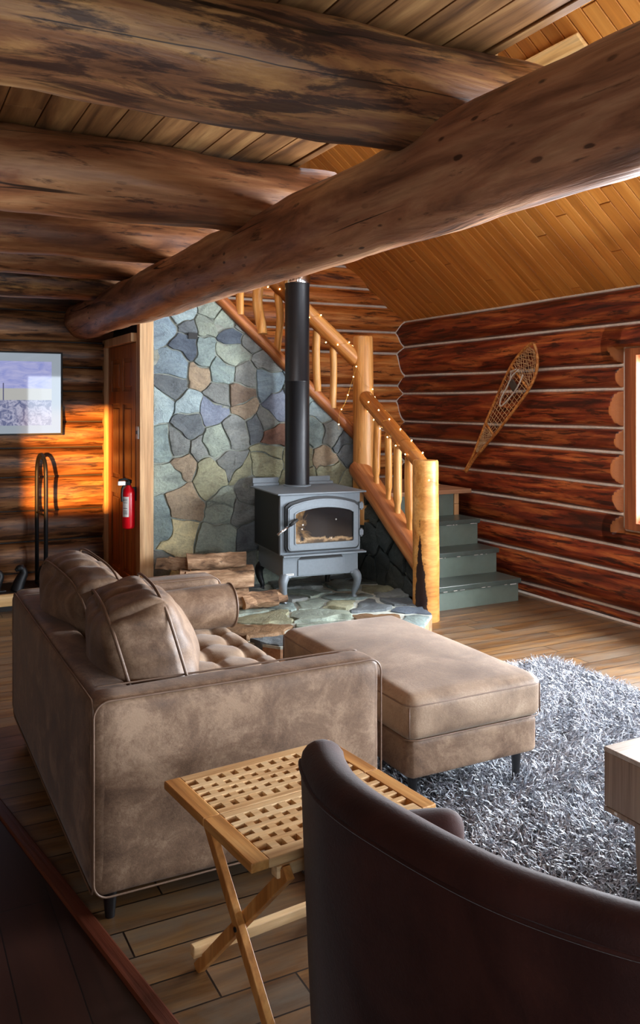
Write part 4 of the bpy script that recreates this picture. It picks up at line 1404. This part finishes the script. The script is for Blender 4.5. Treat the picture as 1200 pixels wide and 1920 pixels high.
for v in (V0 + .002, V1 - .137, V0 + .137, V1 - .002):
    mb.tube([(p[0], v, p[1]) for p in dense(rrect(U0 + .004, U1, .092, ZT, .045))], .0032, 6, closed=True)
mb.tube([(U0 + .006, p[0], p[1]) for p in dense(rrect(V0 + .02, V1 - .02, .092, ZT - .003, .03))], .0035, 6, closed=True)
mb.build('piping', M_PIPING, so, smooth=True)
for u, v in ((.60, 2.505), (1.42, 2.505), (.60, 4.02), (1.42, 4.02)):
    MB().lathe([(.014, 0), (.024, .105)], Matrix.Translation((u, v, 0)), 16).build('leg', M_BLACKLEG, so, smooth=True, angle=50)

# ------------------------------------------------------------------ ottoman
ot = tag(empty('ottoman', (2.01, 3.12, 0)), 'long taupe leather ottoman with padded top on black legs', 'ottoman')


def otp(p, s):
    if s.z < -.9: p.z = max(p.z, -.075)
    return p


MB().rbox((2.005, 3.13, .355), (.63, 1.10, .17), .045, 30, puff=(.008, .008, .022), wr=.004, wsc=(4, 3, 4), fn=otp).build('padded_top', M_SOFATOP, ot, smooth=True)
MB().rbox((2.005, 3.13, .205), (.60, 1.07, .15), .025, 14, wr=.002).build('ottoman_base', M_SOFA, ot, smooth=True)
mb = MB()
for z, g_, r_ in ((.408, .001, .003), (.283, .0, .003)):
    mb.tube([(p[0], p[1], z) for p in dense(rrect(2.005 - .316 - g_, 2.005 + .316 + g_, 3.13 - .551, 3.13 + .551, .05))], r_, 6, closed=True)
for sx in (-1, 1):
    for sy in (-1, 1):
        mb.tube([(2.005 + sx * .305, 3.13 + sy * .540, z) for z in (.29, .34, .40)], .003, 6)
mb.build('seam_piping', M_PIPING, ot, smooth=True)
for u, v in ((1.76, 2.66), (2.25, 2.66), (1.76, 3.60), (2.25, 3.60)):
    MB().lathe([(.013, .012), (.022, .14)], Matrix.Translation((u, v, 0)), 16).build('leg', M_BLACKLEG, ot, smooth=True, angle=50)

# ------------------------------------------------------------------ folding lattice table
tb = tag(empty('folding_side_table', (.955, 1.985, 0), R(5.5)), 'folding teak side table with a pierced lattice top', 'side table')
HW, HD, TZ = .262, .245, .50
mb = MB()
for sx in (-1, 1):
    for y0_, y1_ in ((-HD, -.001), (.001, HD)):
        P(MB().box((sx * HW, y0_, TZ - .022), (sx * (HW - .045), y1_, TZ), bev=.003, rnd=random.random()), 'end_rail', M_TEAKY, tb)
mb = MB()
NC, NR = 11, 5
for (ya, yb) in ((-HD, -.002), (.002, HD)):
    e0 = .03 if ya < 0 - .1 else .025
    lo_, hi_ = (ya + .036, yb - .024) if ya < -.1 else (ya + .024, yb - .036)
    mb.box((-HW + .045, ya, TZ - .022), (HW - .045, lo_, TZ - .0005), bev=.002, rnd=random.random())
    mb.box((-HW + .045, hi_, TZ - .022), (HW - .045, yb, TZ - .0005), bev=.002, rnd=random.random())
    pitch = (hi_ - lo_) / NR
    for k in range(1, NR):
        yy = lo_ + k * pitch
        mb.box((-HW + .045, yy - .0085, TZ - .016), (HW - .045, yy + .0085, TZ - .0005), bev=.0015, rnd=random.random())
    px_ = (2 * HW - .09) / NC
    for k in range(1, NC):
        xx = -HW + .045 + k * px_
        mb.box((xx - .0105, lo_ - .002, TZ - .022), (xx + .0105, hi_ + .002, TZ - .0012), rnd=random.random())
        for r_ in range(NR + 1): pass
P(mb, 'lattice_top', M_TEAK, tb)


def bar(mb, a, b, w, t, side=Vector((1, 0, 0)), ext=0.0):
    a, b = Vector(a), Vector(b)
    d = (b - a).normalized()
    s = side
    n_ = d.cross(s).normalized()
    M4 = Matrix((d, s, n_)).transposed().to_4x4()
    M4.translation = a
    mb.box((-ext, -t / 2, -w / 2), ((b - a).length + ext, t / 2, w / 2), M4, bev=.002)


for sx, off in ((-1, .0), (1, .0)):
    xa, xb = sx * .205, sx * .182
    mb = MB(); bar(mb, (xa, .12, TZ - .03), (xa, -.33, .0), .030, .020); P(mb, 'leg', M_TEAKZ, tb)
    mb = MB(); bar(mb, (xb, -.30 + .03, TZ - .03), (xb, .20, .0), .030, .020); P(mb, 'leg', M_TEAKZ, tb)
P(MB().box((-.20, -.25, TZ - .05), (.20, -.222, TZ - .022), bev=.003), 'cross_rail', M_TEAK, tb)
P(MB().box((-.215, .10, TZ - .05), (.215, .13, TZ - .022), bev=.003), 'cross_rail', M_TEAK, tb)
mb = MB(); mb.box((-.205, -.305, .045), (.205, -.285, .095), bev=.003); P(mb, 'stretcher', M_TEAK, tb)
mb = MB(); mb.box((-.215, .158, .055), (.215, .182, .085), bev=.003); P(mb, 'stretcher', M_TEAK, tb)
for x, y, z in ((-.216, -.295, .06), (-.216, -.3, .082), (-.216, -.08, .258)):
    P(MB().lathe([(.006, 0), (.006, .003)], Matrix.Translation((x, y, z)) @ Matrix.Rotation(-PI / 2, 4, 'Y'), 10), 'screw_cap', M_BLACK, tb)

# ------------------------------------------------------------------ barrel armchair
ac = tag(empty('armchair', (.853, 1.272, 0), R(10)), 'dark brown suede barrel armchair seen from behind', 'armchair')
half = [(-.105, 0.0), (-.100, .09), (-.082, .18), (-.045, .27), (.005, .355), (.065, .412), (.15, .436), (.25, .42), (.335, .385), (.405, .345), (.445, .315)]
path = [(x, -y * 1.30) for x, y in half[:0:-1]] + half
pth = smooth_path([(x, y, 0) for x, y in path], 6)
n = len(pth)


def sstep(t):
    t = max(0, min(1, t)); return t * t * (3 - 2 * t)


def hgt(p):
    return .80 - .240 * sstep((p.x - .00) / .18) - .01 * sstep((abs(p.y)) / .4)


vs, fs = [], []
prof_n = None
pipe_pts = []
for i, p in enumerate(pth):
    a, b = pth[max(i - 1, 0)], pth[min(i + 1, n - 1)]
    T = (b - a).normalized()
    nin = Vector((-T.y, T.x, 0))
    if nin.dot(Vector((.15, 0, 0)) - p) < 0: nin = -nin
    H = hgt(p)
    endk = min(i, n - 1 - i)
    k = 1.0 if endk > 6 else math.sqrt(max(0.02, 1 - (1 - endk / 7) ** 2))
    th = .085 * k
    mid = .0425
    Hk = H - .04 * (1 - k)
    prof = [(mid - th / 2 + .02, .15), (mid - th / 2 + .010, .35), (mid - th / 2, min(.60, Hk - .09)), (mid - th / 2 - .004, Hk - .055)]
    pr_r = th / 2 + .004
    for s in range(9):
        aa = PI - PI * s / 8
        prof.append((mid + pr_r * math.cos(aa), Hk - .042 + .042 * math.sin(aa)))
    prof += [(mid + th / 2, Hk - .08), (mid + th / 2 + .01, min(.50, Hk - .12)), (mid + th / 2 + .02, .32), (mid + th / 2 + .02, .15)]
    prof_n = len(prof)
    for (o_, z) in prof:
        z_ = z
        w_ = .003 * noise.noise(Vector((p.x * 9, p.y * 9, z * 6)))
        q_ = p + nin * (o_ + w_)
        vs.append((q_.x, q_.y, z_))
    q_ = p + nin * (mid - pr_r - .001)
    pipe_pts.append((q_.x, q_.y, Hk - .046))
for i in range(n - 1):
    for j in range(prof_n - 1):
        fs.append((i * prof_n + j, i * prof_n + j + 1, (i + 1) * prof_n + j + 1, (i + 1) * prof_n + j))
fs.append(tuple(range(prof_n))); fs.append(tuple((n - 1) * prof_n + j for j in range(prof_n))[::-1])
m = MB().add(vs, fs)
P(m, 'curved_back', M_CHAIR, ac, smooth=True, angle=60)
P(MB().tube(pipe_pts, .0045, 6), 'piping', M_CHAIR, ac, smooth=True)
MBs = MB().rbox((.20, -.03, .36), (.44, .56, .17), .06, 20, puff=(.02, .0, .025))
P(MBs, 'seat_cushion', M_CHAIR, ac, smooth=True)
P(MB().rbox((.20, -.03, .22), (.40, .54, .14), .04, 10), 'seat_base', M_CHAIR, ac, smooth=True)
for x, y in ((.06, .22), (.06, -.27), (.36, .22), (.36, -.27)):
    P(MB().lathe([(.012, .03), (.02, .17)], Matrix.Translation((x, y, 0)), 14), 'leg', M_BLACKLEG, ac, smooth=True, angle=50)

# ------------------------------------------------------------------ coffee table
ct = tag(empty('coffee_table', (2.36, 1.44, 0)), 'greyed oak coffee table with boxy drawer body on the shag rug', 'coffee table')
cu0, cu1, cv0, cv1 = 2.035, 2.70, .88, 1.985
mb = MB().box((cu0, cv0, .405), (cu1, cv1, .42), bev=.0015)
mb.build('table_top', M_OAKT, ct)
mb = MB().box((cu0, cv0 + .001, .235), (cu1, cv1 - .001, .4045), bev=.0015)
mb.build('drawer_body', M_OAK, ct)
mb = MB().box((cu0 - .001, cv0, .218), (cu1, cv1, .233), bev=.0015)
mb.build('bottom_board', M_OAK, ct)
MB().box((cu0 - .003, cv1 - .055, .224), (cu0 - .001, cv1 - .045, .231)).build('small_screw', M_WHITE, ct)
for u, v in ((cu0 + .045, cv1 - .12), (cu1 - .045, cv1 - .12), (cu0 + .045, cv0 + .12), (cu1 - .045, cv0 + .12)):
    mb = MB()
    s0, s1 = .014, .021
    mb.add([(u - s0, v - s0, .02), (u + s0, v - s0, .02), (u + s0, v + s0, .02), (u - s0, v + s0, .02), (u - s1, v - s1, .22), (u + s1, v - s1, .22), (u + s1, v + s1, .22), (u - s1, v + s1, .22)], [(0, 3, 2, 1), (4, 5, 6, 7), (0, 1, 5, 4), (1, 2, 6, 5), (2, 3, 7, 6), (3, 0, 4, 7)])
    mb.build('leg', M_OAK, ct)

# ------------------------------------------------------------------ shag rug
RU0, RU1, RV0, RV1 = 1.20, 3.50, .75, 3.82
rg = tag(MB().box((RU0, RV0, .001), (RU1, RV1, .014), bev=.004).build('shag_rug', M_SHAGB), 'deep pile silver grey shag rug under the ottoman', 'rug')
rng = np.random.default_rng(4)
NBL = 78000
cx_ = rng.uniform(RU0, RU1, NBL); cy_ = rng.uniform(RV0, RV1, NBL)
GX = 70
gang = rng.uniform(0, 2 * PI, (GX + 2, GX + 2)); 
fx_ = (cx_ - RU0) / (RU1 - RU0) * 26; fy_ = (cy_ - RV0) / (RV1 - RV0) * 34
ga = gang[fx_.astype(int) % GX, fy_.astype(int) % GX]
ang = ga + rng.normal(0, .75, NBL)
big = np.sin(cx_ * 3.1 + 1.3 * np.sin(cy_ * 2.2)) * 0.6
ang = np.where(rng.random(NBL) < .45, ang, -2.2 + big + rng.normal(0, .6, NBL))
Lb = rng.uniform(.035, .062, NBL)
lean = rng.uniform(.35, 1.25, NBL)
wdt = rng.uniform(.0016, .0032, NBL)
dirx, diry = np.cos(ang), np.sin(ang)
px2, py2 = -diry, dirx
K = 4
verts = np.zeros((NBL, K * 2, 3), dtype=np.float32)
for k in range(K):
    t = k / (K - 1)
    w = wdt * (1 - .72 * t)
    hx = Lb * np.sin(lean) * (t ** 1.5)
    hz = .010 + Lb * np.cos(lean * .85) * t * (1 - .25 * t) * 1.0
    bx = cx_ + dirx * hx; by = cy_ + diry * hx
    tw = rng.normal(0, .0012, NBL)
    for s_i, sg in enumerate((-1, 1)):
        verts[:, k * 2 + s_i, 0] = bx + px2 * w * sg
        verts[:, k * 2 + s_i, 1] = by + py2 * w * sg
        verts[:, k * 2 + s_i, 2] = hz + tw * sg
base = np.arange(NBL)[:, None] * (K * 2)
quads = np.stack([np.stack([base[:, 0] + 2 * k, base[:, 0] + 2 * k + 1, base[:, 0] + 2 * k + 3, base[:, 0] + 2 * k + 2], 1) for k in range(K - 1)], 1).reshape(-1, 4)
me = bpy.data.meshes.new('pile')
me.vertices.add(NBL * K * 2)
me.vertices.foreach_set('co', verts.ravel())
me.loops.add(quads.size)
me.loops.foreach_set('vertex_index', quads.ravel().astype(np.int32))
me.polygons.add(len(quads))
me.polygons.foreach_set('loop_start', np.arange(0, quads.size, 4, dtype=np.int32))
me.update(calc_edges=True)
me.polygons.foreach_set('use_smooth', np.ones(len(quads), dtype=bool))
a = me.attributes.new('rnd', 'FLOAT', 'POINT')
a.data.foreach_set('value', np.repeat(rng.random(NBL), K * 2).astype(np.float32))
mm = NT('silver_shag_yarn', 0.45, 0, 0.5)
at = mm.n('ShaderNodeAttribute', attribute_name='rnd').outputs['Fac']
mm.b.inputs['Sheen Weight'].default_value = 0.3
me.materials.append(mm.done(mm.ramp(at, [(0.0, '74767e'), (0.4, 'a4a8b2'), (1.0, 'd2d8e0')])))
po = bpy.data.objects.new('pile', me)
COL.objects.link(po); po.parent = rg
po['kind'] = 'stuff'

# ------------------------------------------------------------------ screen on the log wall
XT0, XT1, ZT0, ZT1, VT = 0.14, 1.275, 1.262, 1.905, 6.86
tv = tag(MB().box((XT0, VT, ZT0), (XT1, VT + .05, ZT1), bev=.004).build('wall_screen', M_BLACK), 'flat wall screen showing a pale seascape picture', 'television')


def screen_mat():
    m = NT('lit_screen', 0.03, 0, 0.2)
    tc = m.n('ShaderNodeTexCoord').outputs['Object']
    sp = m.n('ShaderNodeSeparateXYZ', {0: tc})
    X, Z = sp.outputs[0], sp.outputs[2]
    v = m.n('ShaderNodeMapping', {'Vector': tc, 'Scale': (5, 1, 16)}).outputs[0]
    n = m.noise(v, 1, 6, 0.65, 1.2)
    n2 = m.noise(tc, 18, 5, 0.7, 1.5)
    sky = m.mix(m.ramp(n, [(0.35, (0, 0, 0, 1)), (0.65, (1, 1, 1, 1))]), lin('8088c0'), lin('a8a8cc'))
    low = m.ramp(Z, [(0.0, (0, 0, 0, 1)), (1.0, (1, 1, 1, 1))])
    sea = m.mix(m.ramp(n2, [(0.42, (0, 0, 0, 1)), (0.56, (1, 1, 1, 1))]), lin('5c6284'), lin('a2a2b8'))
    hz = m.math('GREATER_THAN', Z, ZT0 + .27)
    mid = m.mix(m.math('GREATER_THAN', Z, ZT0 + .36), lin('a8a8a4'), sky)
    pic = m.mix(hz, sea, mid)
    # mast of a small boat near the left side of the visible part
    mast = m.math('MULTIPLY', m.math('LESS_THAN', m.math('ABSOLUTE', m.math('SUBTRACT', X, .835)), .004), m.math('MULTIPLY', m.math('GREATER_THAN', Z, ZT0 + .27), m.math('LESS_THAN', Z, ZT0 + .40)))
    pic = m.mix(mast, pic, lin('4a4c6c'))
    ins = m.math('MULTIPLY', m.math('MULTIPLY', m.math('LESS_THAN', X, XT1 - .085), m.math('GREATER_THAN', X, XT0 + .085)), m.math('MULTIPLY', m.math('GREATER_THAN', Z, ZT0 + .075), m.math('LESS_THAN', Z, ZT1 - .075)))
    col = m.mix(ins, lin('8e98a2'), pic)
    m.l(col, m.b.inputs['Emission Color'])
    m.b.inputs['Emission Strength'].default_value = 0.62
    return m.done((0.02, 0.02, 0.025, 1))


MB().box((XT0 + .012, VT - .002, ZT0 + .014), (XT1 - .016, VT + .001, ZT1 - .012)).build('screen_panel', screen_mat(), tv)

# ------------------------------------------------------------------ low ledge with iron figures and hoop
lg = tag(MB().box((-1.2, 6.53, 0.0), (1.58, 6.99, .118)).build('raised_ledge', M_CLOSET), 'low dark ledge with pale wooden front along the log wall', 'ledge')
MB().box((-1.2, 6.505, .04), (1.58, 6.53, .128), bev=.004).build('front_board', wood('ledge_front', 'b08850', 'd0a870', 'e0c090', 'X', streak=0.6, stain=0.0, rough=0.5, knots=0.6, cross=9, bump=.1), lg)
hp = tag(empty('iron_hoop', (1.09, 6.72, .118)), 'tall black iron log hoop standing against the lit log wall', 'log hoop')
dv = Vector((-.07, 1.0, 0)).normalized()
pts = [Vector((0, 0, 0)) - dv * .14, Vector((0, 0, .72)) - dv * .145]
for k in range(13):
    a = PI - PI * k / 12
    pts.append(dv * .14 * math.cos(a) + Vector((0, 0, .86 + .14 * math.sin(a))))
pts += [Vector((0, 0, .72)) + dv * .145, Vector((0, 0, 0)) + dv * .14]
P(MB().tube(pts, .0155, 10), 'hoop', M_IRON, hp, smooth=True)
P(MB().tube([Vector((0, 0, .55)) - dv * .14, Vector((0, 0, .55)) + dv * .14], .008, 8), 'crossbar', M_IRON, hp, smooth=True)
P(MB().tube([Vector((0, 0, .02)) - dv * .17, Vector((0, 0, .02)) + dv * .17], .012, 8), 'foot_bar', M_IRON, hp, smooth=True)


def figure(x, y, s, rz, label):
    f_ = tag(empty('iron_animal_figure', (x, y, .118), rz), label, 'figurine', 'iron animal figures on the ledge')
    body = smooth_path([(-.04, 0, 0), (-.03, 0, .04), (-.008, 0, .09), (.008, 0, .125), (.0, 0, .155), (-.02, 0, .165), (-.05, 0, .15)], 6)
    m_ = len(body)
    rad = [s * (.040 * (1 - i / m_) + .012 + (.006 if i > m_ * .75 else 0)) * (1.0 if i < m_ - 3 else .7) for i in range(m_)]
    P(MB().tube([p * s for p in body], rad, 12), 'body', M_IRON, f_, smooth=True)
    for sy in (-1, 1):
        P(MB().tube([(-.005 * s, sy * .008 * s, .165 * s), (.004 * s, sy * .012 * s, .19 * s)], [.006 * s, .0015], 6), 'ear', M_IRON, f_)
    P(MB().box((-.07 * s, -.03 * s, 0), (.05 * s, .03 * s, .012), bev=.003), 'plinth', M_IRON, f_)


figure(.945, 6.66, 1.0, 0.15, 'black iron animal figure on the ledge next nearest the hoop')
figure(1.085, 6.62, 1.0, PI * .92, 'black iron animal figure nearest the sofa on the ledge')
figure(.78, 6.66, .9, 0.2, 'black iron figure on the ledge farthest from the hoop')

# ------------------------------------------------------------------ snowshoe
ss = tag(empty('snowshoe', (4.47, 5.43, 1.44)), 'wooden snowshoe with rawhide lacing hung slanted on the red log wall', 'snowshoe')
tail, tip = Vector((4.440, 5.90, .925)), Vector((4.425, 4.965, 1.955))
axv = (tip - tail).normalized()
LEN = (tip - tail).length
nx_ = Vector((-1, 0, 0))
sidev = axv.cross(nx_).normalized()
KW = [(0, .008), (.06, .010), (.13, .015), (.25, .046), (.4, .082), (.55, .110), (.68, .132), (.78, .138), (.86, .122), (.92, .090), (.97, .048), (1, .0)]


def hw(t):
    for (a, b), (c, d) in zip(KW, KW[1:]):
        if a <= t <= c: return b + (d - b) * (t - a) / (c - a)
    return 0


def SP(t, w, lift=0.0):
    toe = .05 * max(0, (t - .85) / .15) ** 2
    return tail + axv * (LEN * t) + sidev * w + nx_ * (lift + toe)


for sg in (-1, 1):
    pts = smooth_path([SP(a, sg * b) for a, b in KW], 4)
    MB().tube(pts, .0115, 8).build('frame_side', M_SHOEW, ss, smooth=True)
for t in (.36, .76):
    MB().tube([SP(t, -hw(t)), SP(t, hw(t))], .011, 8).build('crossbar', M_SHOEW, ss, smooth=True)
mb = MB()
random.seed(8)


def lace(a, b, r=.0019): mb.tube([a, b], r, 4, caps=False)


def zone(t0, t1, n, kind):
    for i in range(n):
        t = t0 + (t1 - t0) * (i + .5) / n
        w = hw(t) - .006
        if kind == 'grid':
            lace(SP(t, -w, .002), SP(t + .012, w, .004), .0022)
        else:
            for d in (-1, 1):
                t2 = min(t1, max(t0, t + d * (t1 - t0) * .42))
                lace(SP(t, -w, .003 * d), SP(t2, hw(t2) - .006, .003 * d))
                lace(SP(t, w, .003 * d), SP(t2, 0, -.003 * d))
                lace(SP(t, -w, .003 * d), SP(t2, 0, -.003 * d))


zone(.38, .745, 12, 'grid')
for f_ in (-.75, -.45, -.15, .15, .45, .75):
    pts = [SP(t, f_ * (hw(t) - .004), .003 * math.sin(t * 90)) for t in np.linspace(.37, .75, 20)]
    mb.tube(pts, .0024, 4, caps=False)
zone(.77, .96, 7, 'fan')
zone(.17, .35, 8, 'fan')
mb.build('rawhide_lacing', M_RAWH, ss)
mb = MB()
mb.tube(smooth_path([SP(.80, .03, .02), SP(.72, .055, .03), SP(.60, .03, .03), SP(.545, .0, .03), SP(.58, -.035, .03), SP(.66, -.045, .025), SP(.74, -.05, .03), SP(.80, -.03, .025)], 6), .0055, 8)
mb.tube(smooth_path([SP(.70, -.06, .01), SP(.745, -.085, .02), SP(.79, -.05, .03)], 5), .005, 8)
mb.build('binding_strap', M_STRAP, ss, smooth=True)
mb = MB()
mb.rbox((0, 0, 0), (.012, .07, .09), .005, 4, M=Matrix.Translation(SP(.70, 0, .018)) @ Matrix.Rotation(R(-42), 4, 'X'))
mb.build('toe_pad', M_DARKSTRAP, ss, smooth=True)

# ------------------------------------------------------------------ cord lying on the floor near the log wall
pts = smooth_path([(4.20, 2.9, .004), (4.12, 3.3, .004), (4.02, 3.52, .004), (4.06, 3.60, .004), (4.16, 3.50, .004), (4.28, 3.3, .004), (4.40, 3.0, .004)], 8)
tag(MB().tube(pts, .0035, 6).build('power_cord', M_BLACK, smooth=True), 'thin dark cord looped on the plank floor near the log wall', 'cord')

bpy.context.view_layer.update()
